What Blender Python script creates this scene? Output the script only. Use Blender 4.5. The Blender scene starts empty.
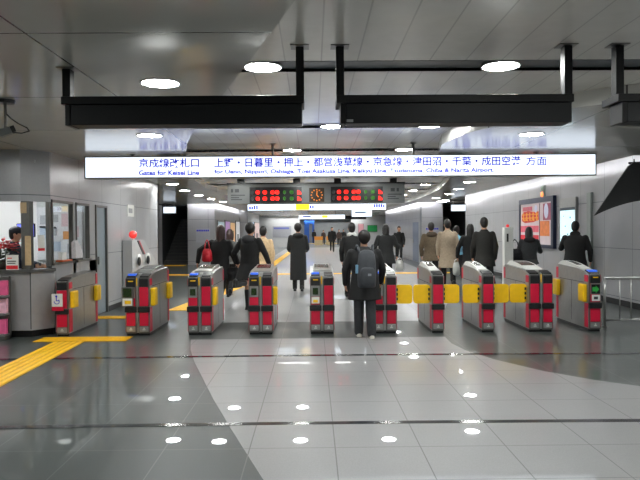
import bpy, bmesh, math, random
from mathutils import Vector, Matrix, Quaternion
random.seed(7)
C = bpy.context.scene
COL = C.collection
R = math.radians

# ------------------------------------------------------------------ camera
H = 1.55
F = 640.0
def make_camera():
    cd = bpy.data.cameras.new('camera'); cd.sensor_width = 36; cd.lens = 36 * F / 640; cd.clip_end = 300
    co = bpy.data.objects.new('camera', cd); COL.objects.link(co)
    yc = Vector(((313 - 320) / F, (240 - 231) / F, -1)).normalized()
    th = R(0.45)
    zc = Vector((-math.sin(th), math.cos(th), 0)); zc = (zc - yc * zc.dot(yc)).normalized()
    xc = yc.cross(zc)
    m = Matrix((xc, yc, zc))            # rows: world axes seen in camera space = camera to world
    co.matrix_world = Matrix.Translation((0, 0, H)) @ m.to_4x4()
    C.camera = co
make_camera()

# ------------------------------------------------------------------ world, exposure
w = bpy.data.worlds.new('world'); C.world = w; w.use_nodes = True
w.node_tree.nodes['Background'].inputs[0].default_value = (.5, .52, .55, 1)
w.node_tree.nodes['Background'].inputs[1].default_value = 0.15
C.view_settings.view_transform = 'Standard'; C.view_settings.look = 'None'
C.view_settings.gamma = 1; C.view_settings.use_curve_mapping = False
C.view_settings.exposure = 0.0
C.cycles.sample_clamp_indirect = 6
C.cycles.use_denoising = True
LAMP = 130.0        # downlight lens radiance
COVE = 40.0        # cove tube radiance
SLOT_FILL = 28.0        # added linear fittings that brighten the concourse
SIGN = 1.55        # backlit sign face

# ------------------------------------------------------------------ materials
def s2l(c):
    return tuple(((x / 255) / 12.92 if x / 255 <= .04045 else ((x / 255 + .055) / 1.055) ** 2.4) for x in c)
_m = {}
def mat(name, rgb, rough=.5, metal=0., emit=0., noise=0., nscale=40., spec=.5, coat=0.):
    if name in _m: return _m[name]
    m = bpy.data.materials.new(name); m.use_nodes = True
    nt = m.node_tree; b = nt.nodes['Principled BSDF']
    c = (*s2l(rgb), 1)
    b.inputs['Base Color'].default_value = c; b.inputs['Roughness'].default_value = rough
    b.inputs['Metallic'].default_value = metal; b.inputs['Specular IOR Level'].default_value = spec
    b.inputs['Coat Weight'].default_value = coat
    if emit:
        b.inputs['Emission Color'].default_value = c; b.inputs['Emission Strength'].default_value = emit
    if noise:
        tc = nt.nodes.new('ShaderNodeTexCoord'); n = nt.nodes.new('ShaderNodeTexNoise')
        n.inputs['Scale'].default_value = nscale; n.inputs['Detail'].default_value = 3
        nt.links.new(tc.outputs['Object'], n.inputs['Vector'])
        rp = nt.nodes.new('ShaderNodeMapRange')
        rp.inputs[1].default_value = .3; rp.inputs[2].default_value = .7
        rp.inputs[3].default_value = 1 - noise; rp.inputs[4].default_value = 1 + noise
        nt.links.new(n.outputs['Fac'], rp.inputs[0])
        mx = nt.nodes.new('ShaderNodeVectorMath'); mx.operation = 'SCALE'
        mx.inputs[0].default_value = c[:3]
        nt.links.new(rp.outputs[0], mx.inputs['Scale'])
        nt.links.new(mx.outputs[0], b.inputs['Base Color'])
    _m[name] = m
    return m

def grid_mat(name, rgb, line_rgb, px, ox, py, oy, lw, rough, metal=0., speck=.08, sscale=60., axes='XY', bump=0., spec=.5, cloud=.06, coat=0.):
    """a surface of panels or tiles: joint lines every px/py along two object axes, fine speckle"""
    m = bpy.data.materials.new(name); m.use_nodes = True
    nt = m.node_tree; N = nt.nodes; L = nt.links; b = N['Principled BSDF']
    b.inputs['Roughness'].default_value = rough; b.inputs['Metallic'].default_value = metal
    b.inputs['Specular IOR Level'].default_value = spec
    b.inputs['Coat Weight'].default_value = coat; b.inputs['Coat Roughness'].default_value = .015
    tc = N.new('ShaderNodeTexCoord'); sp = N.new('ShaderNodeSeparateXYZ'); L.new(tc.outputs['Object'], sp.inputs[0])
    def mth(op, a, bb=None):
        n = N.new('ShaderNodeMath'); n.operation = op
        for i, v in enumerate((a, bb)):
            if v is None: continue
            if isinstance(v, (int, float)): n.inputs[i].default_value = v
            else: L.new(v, n.inputs[i])
        return n.outputs[0]
    fs = []
    for ax, per, off in ((axes[0], px, ox), (axes[1], py, oy)):
        if not per: continue
        v = mth('SUBTRACT', sp.outputs[ax], off)
        f = mth('FRACT', mth('DIVIDE', v, per))
        d = mth('ABSOLUTE', mth('SUBTRACT', f, .5))
        fs.append(mth('GREATER_THAN', d, .5 - lw / per / 2))
    line = fs[0] if len(fs) == 1 else mth('MAXIMUM', fs[0], fs[1])
    nz = N.new('ShaderNodeTexNoise'); nz.inputs['Scale'].default_value = sscale; nz.inputs['Detail'].default_value = 2
    L.new(tc.outputs['Object'], nz.inputs['Vector'])
    n2 = N.new('ShaderNodeTexNoise'); n2.inputs['Scale'].default_value = 1.3
    L.new(tc.outputs['Object'], n2.inputs['Vector'])
    k = mth('ADD', mth('MULTIPLY', mth('SUBTRACT', nz.outputs['Fac'], .5), speck * 4), 1)
    k = mth('ADD', k, mth('MULTIPLY', mth('SUBTRACT', n2.outputs['Fac'], .5), cloud * 4))
    vm = N.new('ShaderNodeVectorMath'); vm.operation = 'SCALE'; vm.inputs[0].default_value = s2l(rgb)
    L.new(k, vm.inputs['Scale'])
    mx = N.new('ShaderNodeMix'); mx.data_type = 'RGBA'
    L.new(line, mx.inputs['Factor']); L.new(vm.outputs[0], mx.inputs['A']); mx.inputs['B'].default_value = (*s2l(line_rgb), 1)
    L.new(mx.outputs['Result'], b.inputs['Base Color'])
    if bump:
        bp = N.new('ShaderNodeBump'); bp.inputs['Strength'].default_value = bump; bp.inputs['Distance'].default_value = .004
        L.new(mth('SUBTRACT', 1, line), bp.inputs['Height']); L.new(bp.outputs[0], b.inputs['Normal'])
    return m

def glass_mat(name, tint, amount):
    m = bpy.data.materials.new(name); m.use_nodes = True
    nt = m.node_tree; N = nt.nodes; N.remove(N['Principled BSDF'])
    t = N.new('ShaderNodeBsdfTransparent'); t.inputs[0].default_value = (*tint, 1)
    g = N.new('ShaderNodeBsdfGlossy'); g.inputs['Roughness'].default_value = .03
    x = N.new('ShaderNodeMixShader'); x.inputs[0].default_value = amount
    nt.links.new(t.outputs[0], x.inputs[1]); nt.links.new(g.outputs[0], x.inputs[2])
    nt.links.new(x.outputs[0], N['Material Output'].inputs[0])
    return m

M_dark_floor = grid_mat('polished_dark_granite', (69, 75, 73), (98, 102, 101), .61, .146, .61, 4.55, .008, .38, speck=.10, sscale=90, cloud=.05, spec=.35, coat=.5)
M_light_floor = grid_mat('polished_light_granite', (146, 146, 146), (102, 102, 102), .61, .146, .61, 4.55, .008, .38, speck=.09, sscale=110, cloud=.03, spec=.35, coat=.45)
M_band = mat('black_granite_band', (42, 45, 48), .12, noise=.15)
M_soffit = grid_mat('grey_ceiling_panel', (200, 199, 194), (74, 70, 70), 2.44, -1.79, 1.9, 4.04, .014, .16, metal=.08, spec=.32, speck=.02, sscale=3, cloud=.03)
M_raised = grid_mat('ribbed_aluminium_ceiling', (222, 220, 214), (196, 194, 189), .3, .08, 0, 0, .012, .2, metal=.1, speck=.03, sscale=8, cloud=.05, bump=.1)
M_slot = mat('dark_ceiling_slot', (92, 97, 102), .35, .2, noise=.15, nscale=3)
M_wall = grid_mat('brushed_aluminium_wall_panel', (166, 167, 170), (94, 101, 104), 1.2, .35, .98, 1.15, .012, .3, metal=.2, speck=.03, sscale=30, axes='YZ', bump=.3)
M_wallx = grid_mat('brushed_aluminium_wall_panel_facing', (164, 165, 168), (92, 99, 102), 1.25, .1, .98, 1.15, .012, .3, metal=.2, speck=.03, sscale=30, axes='XZ', bump=.3)
M_white_wall = mat('white_wall_paint', (205, 207, 208), .6, noise=.03, nscale=3)
M_unlit_wall = mat('unlit_stairwell_lining', (40, 42, 44), .7, noise=.1, nscale=4)  # the gloom of the stairwells is put into this dark colour
M_base = mat('black_skirting', (26, 27, 28), .4, noise=.1)
M_steel = mat('satin_stainless_steel', (168, 168, 166), .3, .8, noise=.05, nscale=12)
M_steel_d = mat('dark_brushed_steel', (120, 119, 115), .32, .8, noise=.08, nscale=9)
M_counter = mat('grey_counter_laminate', (156, 155, 156), .35, .1, noise=.04, nscale=10)
M_black = mat('matt_black_metal', (16, 16, 17), .45, 0, noise=.12, nscale=14, spec=.3)
M_box = mat('blank_black_sign_panel', (25, 27, 29), .45, 0, noise=.1, nscale=5, spec=.3)
M_blackp = mat('black_plastic', (24, 25, 27), .35, noise=.1, nscale=20)
M_red = mat('crimson_gate_panel', (196, 16, 54), .35, noise=.05, nscale=10)
M_yellow = mat('yellow_gate_flap', (240, 190, 16), .4, noise=.05, nscale=12)
M_tact = mat('yellow_tactile_tile', (250, 196, 14), .5, noise=.07, nscale=20)
M_whitep = mat('white_plastic', (222, 222, 218), .4, noise=.03)
M_blue_reader = mat('blue_card_reader_glow', (60, 110, 235), .3, emit=.5, noise=.1)
M_screen = mat('dim_green_gate_display', (28, 44, 20), .2, emit=.25, noise=.5, nscale=60)
M_green = mat('green_arrow_light', (40, 130, 55), .3, emit=.25, noise=.1)
M_ink_blue = mat('blue_sign_lettering', (40, 44, 200), .5, noise=.03)
M_ink_lit = mat('backlit_blue_lettering', (28, 32, 196), .4, emit=.5, noise=.02)
M_ink_dark = mat('dark_print', (50, 52, 56), .5, noise=.05)
M_sign = mat('backlit_white_acrylic', (232, 242, 255), .3, emit=SIGN, noise=.02, nscale=1)
M_sign2 = mat('backlit_far_sign_face', (228, 240, 255), .3, emit=1.3, noise=.02, nscale=1)
M_signy = mat('backlit_yellow_patch', (255, 210, 40), .3, emit=1.0, noise=.03)
M_lens = mat('downlight_lens', (250, 253, 250), .3, emit=LAMP, noise=.01)
M_tube = mat('cove_tube', (250, 250, 255), .3, emit=COVE, noise=.01)
M_tube2 = mat('column_cove_tube', (250, 250, 255), .3, emit=COVE * 1.8, noise=.01)
M_led_r = mat('red_led_characters', (255, 40, 30), .4, emit=1.05, noise=.15, nscale=70)
M_led_g = mat('green_led_characters', (50, 110, 30), .4, emit=.35, noise=.3, nscale=70)
M_led_o = mat('orange_clock_face', (150, 84, 20), .4, emit=.4, noise=.5, nscale=26)
M_led_off = mat('unlit_led_characters', (70, 72, 74), .4, noise=.1)
M_boardg = mat('grey_board_housing', (108, 111, 111), .4, .2, noise=.04)
M_boardb = mat('black_led_panel', (24, 26, 28), .3, noise=.1, nscale=40)
M_skin = mat('skin', (196, 146, 118), .55, noise=.04, nscale=25)
M_hair = mat('black_hair', (24, 20, 19), .45, noise=.25, nscale=60)
M_hairb = mat('dark_brown_hair', (52, 32, 28), .45, noise=.25, nscale=60)
M_eye = mat('eye', (30, 24, 22), .2, noise=.05)
M_glass = glass_mat('booth_glass', (.93, .96, .96), .1)

# ------------------------------------------------------------------ mesh helpers
class MB:
    def __init__(s): s.bm = bmesh.new()
    def box(s, x0, x1, y0, y1, z0, z1, bev=0., mtx=None):
        b = bmesh.new(); bmesh.ops.create_cube(b, size=1)
        for v in b.verts:
            v.co = Vector((x0 + (v.co.x + .5) * (x1 - x0), y0 + (v.co.y + .5) * (y1 - y0), z0 + (v.co.z + .5) * (z1 - z0)))
        if bev: bmesh.ops.bevel(b, geom=b.edges[:], offset=bev, segments=2, affect='EDGES', profile=.5)
        return s._add(b, mtx)
    def _add(s, b, mtx=None):
        if mtx is not None: bmesh.ops.transform(b, matrix=mtx, verts=b.verts[:])
        me = bpy.data.meshes.new('tmp'); b.to_mesh(me); b.free(); s.bm.from_mesh(me); bpy.data.meshes.remove(me)
        return s
    def cyl(s, p0, p1, r0, r1=None, n=16):
        p0, p1 = Vector(p0), Vector(p1); r1 = r0 if r1 is None else r1
        d = p1 - p0; b = bmesh.new()
        bmesh.ops.create_cone(b, cap_ends=True, segments=n, radius1=r0, radius2=r1, depth=d.length)
        q = Vector((0, 0, 1)).rotation_difference(d.normalized())
        return s._add(b, Matrix.Translation((p0 + p1) / 2) @ q.to_matrix().to_4x4())
    def ball(s, p, r, sc=(1, 1, 1), n=14, rot=None):
        b = bmesh.new(); bmesh.ops.create_uvsphere(b, u_segments=n, v_segments=max(6, n * 2 // 3), radius=r)
        m = Matrix.Translation(p) @ (rot.to_matrix().to_4x4() if rot else Matrix()) @ Matrix.Diagonal((*sc, 1))
        return s._add(b, m)
    def cap(s, p0, p1, r0, r1):            # tapered limb with round ends
        s.cyl(p0, p1, r0, r1, 12); s.ball(p0, r0, n=12); s.ball(p1, r1, n=12); return s
    def prism(s, pts, a0, a1, axis='X'):   # polygon in the two other axes, extruded along axis
        b = bmesh.new()
        def co(p, a): return {'X': (a, p[0], p[1]), 'Y': (p[0], a, p[1]), 'Z': (p[0], p[1], a)}[axis]
        v0 = [b.verts.new(co(p, a0)) for p in pts]; v1 = [b.verts.new(co(p, a1)) for p in pts]
        b.faces.new(v0); b.faces.new(v1[::-1]); n = len(pts)
        for i in range(n): b.faces.new((v0[i], v1[i], v1[(i + 1) % n], v0[(i + 1) % n]))
        bmesh.ops.recalc_face_normals(b, faces=b.faces[:])
        return s._add(b)
    def loft(s, rings):                    # rings: list of (center, rx, ry) horizontal ellipses
        b = bmesh.new(); n = 20; vs = []
        for c, rx, ry in rings:
            vs.append([b.verts.new((c[0] + rx * math.cos(2 * math.pi * i / n), c[1] + ry * math.sin(2 * math.pi * i / n), c[2])) for i in range(n)])
        for a, c in zip(vs, vs[1:]):
            for i in range(n): b.faces.new((a[i], a[(i + 1) % n], c[(i + 1) % n], c[i]))
        b.faces.new(vs[0][::-1]); b.faces.new(vs[-1])
        bmesh.ops.recalc_face_normals(b, faces=b.faces[:])
        return s._add(b)
    def tube(s, pts, r, n=8):
        pts = [Vector(p) for p in pts]
        for a, c in zip(pts, pts[1:]): s.cyl(a, c, r, r, n)
        for p in pts[1:-1]: s.ball(p, r, n=n)
        return s
    def build(s, name, m, parent=None, smooth=False, voxel=0., loc=None):
        me = bpy.data.meshes.new(name); s.bm.to_mesh(me); s.bm.free()
        if smooth:
            for p in me.polygons: p.use_smooth = True
        o = bpy.data.objects.new(name, me); COL.objects.link(o)
        if m: me.materials.append(m)
        if voxel:
            md = o.modifiers.new('r', 'REMESH'); md.mode = 'VOXEL'; md.voxel_size = voxel; md.use_smooth_shade = True
            sm = o.modifiers.new('s', 'SMOOTH'); sm.factor = .5; sm.iterations = 3
            apply_mods(o, name, m)
        if parent: o.parent = parent
        if loc is not None: o.location = loc
        return o

def apply_mods(o, name, m):
    dg = bpy.context.evaluated_depsgraph_get(); dg.update()
    nm = bpy.data.meshes.new_from_object(o.evaluated_get(dg))
    old = o.data; o.modifiers.clear(); o.data = nm; bpy.data.meshes.remove(old); nm.name = name
    nm.materials.clear()
    if m: nm.materials.append(m)
    for p in nm.polygons: p.use_smooth = True

def tag(o, label=None, cat=None, group=None, kind=None):
    for k, v in (('label', label), ('category', cat), ('group', group), ('kind', kind)):
        if v: o[k] = v
    return o
def empty(name, loc, label, cat, group=None, rz=0.):
    o = bpy.data.objects.new(name, None); COL.objects.link(o); o.location = loc; o.rotation_euler = (0, 0, rz)
    o.empty_display_size = .1
    return tag(o, label, cat, group)
def struct(o): o['kind'] = 'structure'; return o
def copy_tree(o, parent=None):
    c = o.copy(); COL.objects.link(c)
    if parent: c.parent = parent
    for ch in list(o.children): copy_tree(ch, c)
    return c
def text_mesh(body, width, height, depth=.004, bold=0.):
    """lettering laid in the XZ plane, left-bottom at the origin, facing -Y; returns a mesh"""
    cu = bpy.data.curves.new('t', 'FONT'); cu.body = body; cu.size = 1; cu.resolution_u = 3; cu.offset = bold
    o = bpy.data.objects.new('t', cu); COL.objects.link(o)
    dg = bpy.context.evaluated_depsgraph_get(); dg.update()
    me = bpy.data.meshes.new_from_object(o.evaluated_get(dg))
    bpy.data.objects.remove(o); bpy.data.curves.remove(cu)
    xs = [v.co.x for v in me.vertices]; ys = [v.co.y for v in me.vertices]
    x0, x1, y0, y1 = min(xs), max(xs), min(ys), max(ys)
    for v in me.vertices:
        v.co = Vector(((v.co.x - x0) / (x1 - x0) * width, -depth, (v.co.y - y0) / (y1 - y0) * height))
    return me
def lettering(name, body, m, parent, loc, width, height, bold=0., rz=0.):
    me = text_mesh(body, width, height, bold=bold); me.name = name; me.materials.append(m)
    o = bpy.data.objects.new(name, me); COL.objects.link(o); o.parent = parent; o.location = loc; o.rotation_euler = (0, 0, rz)
    return o
ORD = ['nearest', 'second nearest', 'third nearest', 'fourth nearest', 'fifth nearest', 'sixth nearest', 'seventh nearest', 'eighth nearest']

# ------------------------------------------------------------------ the setting: floor
b = MB(); b.box(-9, 9, -6, 86, -.1, 0); struct(b.build('floor', M_dark_floor))
L1 = [(.75, 1.0), (.45, 2.0), (.06, 3.0), (-.33, 4.0), (-.67, 5.06), (-.93, 5.9), (-1.15, 6.66), (-1.42, 7.6), (-1.62, 8.4), (-1.77, 9.2)]
R1 = [(1.9, 9.25), (1.88, 8.7), (1.95, 8.2), (2.15, 7.6), (2.5, 6.95), (2.88, 6.5), (3.3, 6.15), (4.0, 5.7), (4.9, 5.25), (6.2, 4.7), (6.2, 1.0)]
b = MB(); b.prism(L1 + R1, 0, .002, 'Z'); struct(b.build('floor', M_light_floor))
inner = [(-1.85, 10.9), (-2.2, 12.2), (-2.55, 14), (-2.75, 16), (-2.8, 19), (-2.7, 23), (-2.5, 30), (-2.4, 60), (4.5, 60), (4.4, 33), (4.3, 27), (3.9, 19.5), (3.4, 15.7), (2.6, 12.6), (2.0, 10.9)]
b = MB(); b.prism(inner, 0, .002, 'Z'); struct(b.build('floor', M_light_floor))
def arc_band(y, dep, wd):
    pts = [(x, y - dep * (x / 5) ** 2) for x in [i * .5 for i in range(-16, 13)]]
    return pts + [(x, yy + wd) for x, yy in pts[::-1]]
for i, (y, wd) in enumerate(((5.1, .075), (7.9, .09))):
    b = MB(); b.prism(arc_band(y, .1, wd), .0021, .0035, 'Z'); struct(b.build('trim_%d' % (i + 1), M_band))

# ceiling: raised ribbed field with dark slots, lower soffits left and right
ZS, ZR = 2.80, 2.96
SLOTS = [(-3.6, .34), (-.6, .34), (2.3, .34), (5.34, .34), (8.45, .34), (11.0, .34), (13.55, .34), (16.15, .34)] + [(19.0 + 2.8 * i, .5) for i in range(24)]
b = MB(); y = -6
for ys, wd in SLOTS:
    b.box(-9, 9, y, ys, ZR, ZR + .06); y = ys + wd
b.box(-9, 9, y, 86, ZR, ZR + .06)
struct(b.build('ceiling', M_raised))
b = MB()
for ys, wd in SLOTS:
    dp = .11 if ys > 18 else .025          # the nearer slots are shallow
    b.box(-9, 9, ys - .02, ys + wd + .02, ZR + dp, ZR + dp + .02); b.box(-9, 9, ys - .012, ys, ZR - .004, ZR + dp); b.box(-9, 9, ys + wd, ys + wd + .012, ZR, ZR + dp)
struct(b.build('trim_3', M_slot))
LC = [(.9, -6), (.9, .5), (.45, 2.0), (-.08, 3.46), (-.45, 4.7), (-.81, 5.86), (-1.1, 6.8), (-1.38, 7.62), (-1.8, 9.2), (-2.2, 11.2), (-2.55, 13.2), (-2.84, 15.4), (-3.05, 18.2), (-3.05, 20.5), (-2.8, 22.9), (-2.4, 26.5), (-2.2, 30), (-2.1, 46)]
RC = [(6.3, 4.2), (5.2, 4.9), (4.2, 5.5), (3.6, 5.9), (3.04, 6.3), (2.67, 6.62), (2.42, 7.1), (2.24, 7.65), (2.02, 8.2), (1.93, 8.8), (1.9, 9.4), (2.05, 10.4), (2.4, 11.8), (2.85, 13.4), (3.36, 15.7), (3.87, 19.5), (4.1, 23), (4.25, 27), (4.2, 33), (4.2, 46)]
b = MB(); b.prism([(-9, -6)] + LC + [(-4.1, 46), (-4.1, 28.6), (-9, 28.6)], ZS, ZR - .002, 'Z'); struct(b.build('ceiling', M_soffit))
b = MB(); b.prism(RC + [(4.6, 46), (4.6, 28.6), (5.3, 28.6), (5.3, 11), (6.3, 10.6)], ZS, ZR - .002, 'Z'); struct(b.build('ceiling', M_soffit))
# cove ledges and their tubes
b = MB(); b.box(5.3, 5.46, 11, 28.6, ZS, ZS + .02); b.box(5.44, 5.46, 11, 28.6, ZS + .02, ZS + .05)
b.box(4.6, 4.72, 28.6, 46, ZS, ZS + .02); b.box(-4.22, -4.1, 28.6, 46, ZS, ZS + .02)
b.box(-7, -4.22, 28.6, 28.75, ZS, ZS + .02); b.box(4.72, 7.2, 28.6, 28.75, ZS, ZS + .02)
struct(b.build('trim_4', M_soffit))
for (p0, p1, lab) in (((5.37, 11.2, 2.86), (5.37, 28.3, 2.86), 'long fluorescent tube in the cove over the near right wall'),
                      ((4.66, 29.2, 2.86), (4.66, 45.5, 2.86), 'fluorescent tube in the cove along the far right wall'),
                      ((-4.16, 29.2, 2.86), (-4.16, 45.5, 2.86), 'fluorescent tube in the cove along the far left wall'),
                      ((-5.9, 28.68, 2.86), (-4.5, 28.68, 2.86), 'short fluorescent tube over the grey left column'),
                      ((4.9, 28.68, 2.86), (6.1, 28.68, 2.86), 'short fluorescent tube over the grey right column')):
    b = MB(); b.cyl(p0, p1, .035 if 'short' in lab else .02, n=8); tag(b.build('cove_light', M_tube2 if 'short' in lab else M_tube), lab, 'light', 'cove tubes')

# ------------------------------------------------------------------ walls
b = MB(); b.box(6.2, 6.4, -6, 25.8, 0, ZR); b.box(6.2, 7.4, 25.8, 25.95, 0, ZR); struct(b.build('wall_right', M_wall))
b = MB(); b.box(6.185, 6.2, -6, 25.8, 0, .12); struct(b.build('baseboard_right', M_base))
b = MB(); b.box(-9.2, 9.2, -6.2, -6, 0, ZR); struct(b.build('wall_back', M_wallx))
b = MB(); b.box(-9.2, -9, -6, 30, 0, ZR); struct(b.build('wall_far_left', M_wall))
XL = -4.05
b = MB()                                                       # left wall with two windows and a doorway
b.box(XL - .15, XL, 9.95, 16.9, 2.07, ZS)                       # header
for (y0, y1) in ((10.84, 10.97), (11.62, 11.95)): b.box(XL - .05, XL, y0, y1, 0, 2.07)
b.box(XL - .15, XL, 12.62, 16.9, 0, 2.07)
b.box(XL - .05, XL, 9.95, 11.95, 0, 1.05)
b.box(-7.2, XL, 16.75, 16.9, 0, ZS); b.box(-7.2, -7.05, 16.9, 30, 0, ZS)
struct(b.build('wall_left', M_wall))
b = MB(); b.box(XL, XL + .012, 12.66, 16.9, 0, .1); struct(b.build('baseboard_left', M_base))
b = MB(); b.box(-9, -4.36, 9.6, 9.75, 2.03, ZS)
b.prism([(-4.36, 9.6), (-4.05, 9.92), (-4.05, 9.95), (-4.2, 9.95), (-4.36, 9.75)], 2.03, ZS, 'Z')
struct(b.build('wall_left_front', M_wallx))
b = MB(); b.box(-9, XL - .15, 12.0, 12.1, 0, 2.75); struct(b.build('wall_booth', M_white_wall))
b = MB(); b.box(-9, XL - .15, 9.75, 12.0, 2.62, 2.66); struct(b.build('ceiling_booth', M_white_wall))
# columns, far walls, stair openings
def column(x0, x1):
    b = MB(); b.box(x0, x1, 30, 30.5, 0, ZR); return b
struct(column(-5.86, -4.6).build('wall_left_column', M_wallx)); struct(column(5.1, 6.1).build('wall_right_column', M_wallx))
b = MB(); b.box(-4.75, -4.6, 30.5, 55, 0, ZR); b.box(-4.6, -4.06, 40, 40.5, 0, ZR); struct(b.build('wall_left_far', M_wall))
b = MB(); b.box(5.1, 5.25, 30.5, 45, 0, ZR); struct(b.build('wall_right_far', M_wall))
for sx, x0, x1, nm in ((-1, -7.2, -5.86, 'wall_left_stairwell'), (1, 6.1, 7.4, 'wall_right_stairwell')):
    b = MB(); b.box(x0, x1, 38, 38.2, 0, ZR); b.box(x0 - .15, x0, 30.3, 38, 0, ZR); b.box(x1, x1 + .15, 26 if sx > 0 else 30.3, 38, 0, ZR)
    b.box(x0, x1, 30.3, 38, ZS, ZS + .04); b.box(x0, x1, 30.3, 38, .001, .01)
    struct(b.build(nm, M_unlit_wall))
b = MB(); b.box(-8, -1.3, 62, 62.3, 0, ZR); struct(b.build('wall_back_far_left', M_white_wall))
b = MB(); b.box(3.7, 9, 62, 62.3, 0, ZR); struct(b.build('wall_back_far_right', M_white_wall))
b = MB(); b.box(-9, 9, 85, 85.3, 0, ZR); struct(b.build('wall_end', mat('grey_end_wall', (138, 142, 144), .5, noise=.05, nscale=2)))
b = MB(); b.box(-1.3, 5, 60, 60.4, 2.62, ZR); struct(b.build('trim_5', M_black))
b = MB(); b.box(-8.9, -8.8, 30, 62, 0, ZR); b.box(8.9, 9, 25, 62, 0, ZR); struct(b.build('wall_outer', M_unlit_wall))

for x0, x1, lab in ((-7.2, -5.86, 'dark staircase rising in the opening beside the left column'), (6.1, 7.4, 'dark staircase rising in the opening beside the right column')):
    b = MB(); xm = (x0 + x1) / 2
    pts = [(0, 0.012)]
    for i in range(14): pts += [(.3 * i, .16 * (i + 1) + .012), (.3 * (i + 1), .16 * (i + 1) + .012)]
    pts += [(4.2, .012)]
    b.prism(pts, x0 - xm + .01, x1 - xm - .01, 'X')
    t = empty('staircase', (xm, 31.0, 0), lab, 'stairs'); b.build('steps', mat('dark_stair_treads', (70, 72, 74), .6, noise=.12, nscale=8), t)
    b = MB()
    for i in range(14): b.box(x0 - xm + .02, x1 - xm - .02, .3 * i - .004, .3 * i + .03, .16 * (i + 1) + .012, .16 * (i + 1) + .018)
    b.build('nosing', mat('stair_nosing', (120, 120, 116), .5, noise=.1), t)
# windows and door of the booth
def window(n, y0, y1):
    o = MB().box(XL - .03, XL - .024, y0, y1, 1.05, 2.07).build('window_%d' % n, M_glass); struct(o)
    f = MB()
    for a in (y0, y1 - .03): f.box(XL - .06, XL + .015, a, a + .03, 1.05, 2.07)
    f.box(XL - .06, XL + .015, y0, y1, 2.03, 2.07); f.box(XL - .1, XL + .04, y0, y1, 1.05, 1.09)
    f.build('window_frame', M_steel_d, o)
window(1, 9.97, 10.84); window(2, 10.97, 11.62)
ang = MB()
ang.prism([(-4.19, 9.775), (-4.065, 9.9), (-4.075, 9.91), (-4.2, 9.785)], 1.06, 2.03, 'Z')
o = struct(ang.build('window_3', M_glass))
f = MB(); f.prism([(-4.1, 9.865), (-4.05, 9.915), (-4.05, 9.97), (-4.12, 9.97)], 1.04, 2.03, 'Z'); f.build('window_frame', M_steel_d, o)
d = struct(MB().box(XL - .06, XL - .02, 12.0, 12.57, 0.01, 2.03).build('door_1', mat('grey_blue_door', (134, 146, 154), .4, .1, noise=.04)))
f = MB(); f.box(XL - .15, XL + .02, 11.95, 12.0, 0, 2.07); f.box(XL - .15, XL + .02, 12.57, 12.62, 0, 2.07); f.box(XL - .15, XL + .02, 11.95, 12.62, 2.03, 2.07)
f.build('door_frame', M_steel_d, d)
b = MB(); b.box(XL - .02, XL + .03, 12.08, 12.11, .95, 1.1, .005); b.build('door_handle', M_steel, d)
d = struct(MB().box(5.085, 5.1, 30.9, 32.6, 0.01, 1.95).build('door_2', mat('blue_grey_far_door', (112, 124, 146), .4, .2, noise=.04)))
MB().box(5.05, 5.085, 32.35, 32.42, .9, 1.1).build('door_handle', M_steel, d)

# ------------------------------------------------------------------ downlights
_dl = {}
def downlight(x, y, z, label, group=None, r=.15):
    k = round(r, 3)
    if k not in _dl:
        t = empty('downlight', (x, y, z), label, 'downlight', group)
        b = bmesh.new()
        n = 24; prof = [(r, .0), (r + .018, -.006), (r + .022, .002), (r, .03)]
        vs = [[b.verts.new((p[0] * math.cos(2 * math.pi * i / n), p[0] * math.sin(2 * math.pi * i / n), p[1])) for i in range(n)] for p in prof]
        for j in range(4):
            a, c = vs[j], vs[(j + 1) % 4]
            for i in range(n): b.faces.new((a[i], a[(i + 1) % n], c[(i + 1) % n], c[i]))
        bmesh.ops.recalc_face_normals(b, faces=b.faces[:])
        m = MB(); m._add(b); m.build('trim_ring', M_whitep, t, True)
        m = MB(); m.cyl((0, 0, .0), (0, 0, .02), r, n=24); m.build('lens', M_lens, t)
        _dl[k] = t
        return t
    t = copy_tree(_dl[k]); t.location = (x, y, z); t['label'] = label
    if group: t['group'] = group
    elif 'group' in t: del t['group']
    return t
GN = 'ceiling downlights in view'
SZ = ZR + .02
downlight(-.42, 5.52, ZR - .004, 'bright round downlight in the dark ceiling slot above the left black hanging panel', GN)
downlight(1.63, 5.52, ZR - .004, 'bright round downlight in the dark ceiling slot above the right black hanging panel', GN)
downlight(-1.27, 5.4, ZS - .004, 'bright round downlight in the flat grey ceiling panel at upper left', GN)
downlight(-2.1, 8.3, ZS - .004, 'downlight in the flat grey ceiling just above the left end of the long lit sign', GN)
downlight(2.88, 8.4, ZS - .004, 'downlight in the flat grey ceiling above the right half of the lit sign', GN)
downlight(.27, 8.66, ZR - .004, 'downlight peeking out under the left end of the right black hanging panel', GN)
downlight(1.59, 8.66, ZR - .004, 'downlight peeking out under the middle of the right black hanging panel', GN)
downlight(-.35, 11.17, ZR - .004, 'left one of two downlights just above the top edge of the lit sign', GN)
downlight(1.6, 11.17, ZR - .004, 'right one of two downlights just above the top edge of the lit sign', GN)
for i, (x, y) in enumerate(((-3.65, 16.7), (-3.85, 19.3), (-3.9, 21.9), (-3.85, 24.3), (-3.75, 26.8))):
    downlight(x, y, ZS - .004, ORD[i].capitalize() + ' downlight of the row under the left ceiling, seen below the lit sign', GN)
for i, (x, y) in enumerate(((4.1, 16.7), (4.45, 19.5), (4.75, 22.2), (4.8, 24.9))):
    downlight(x, y, ZS - .004, ORD[i].capitalize() + ' downlight of the row along the right wall, seen below the lit sign', GN)
for i, (x, y) in enumerate(((3.5, 19.85), (3.55, 22.65), (3.6, 25.45), (3.7, 28.25))):
    downlight(x, y, ZR - .004, ORD[i].capitalize() + ' downlight right of the departure board, under the curved ceiling edge', GN)
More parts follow.
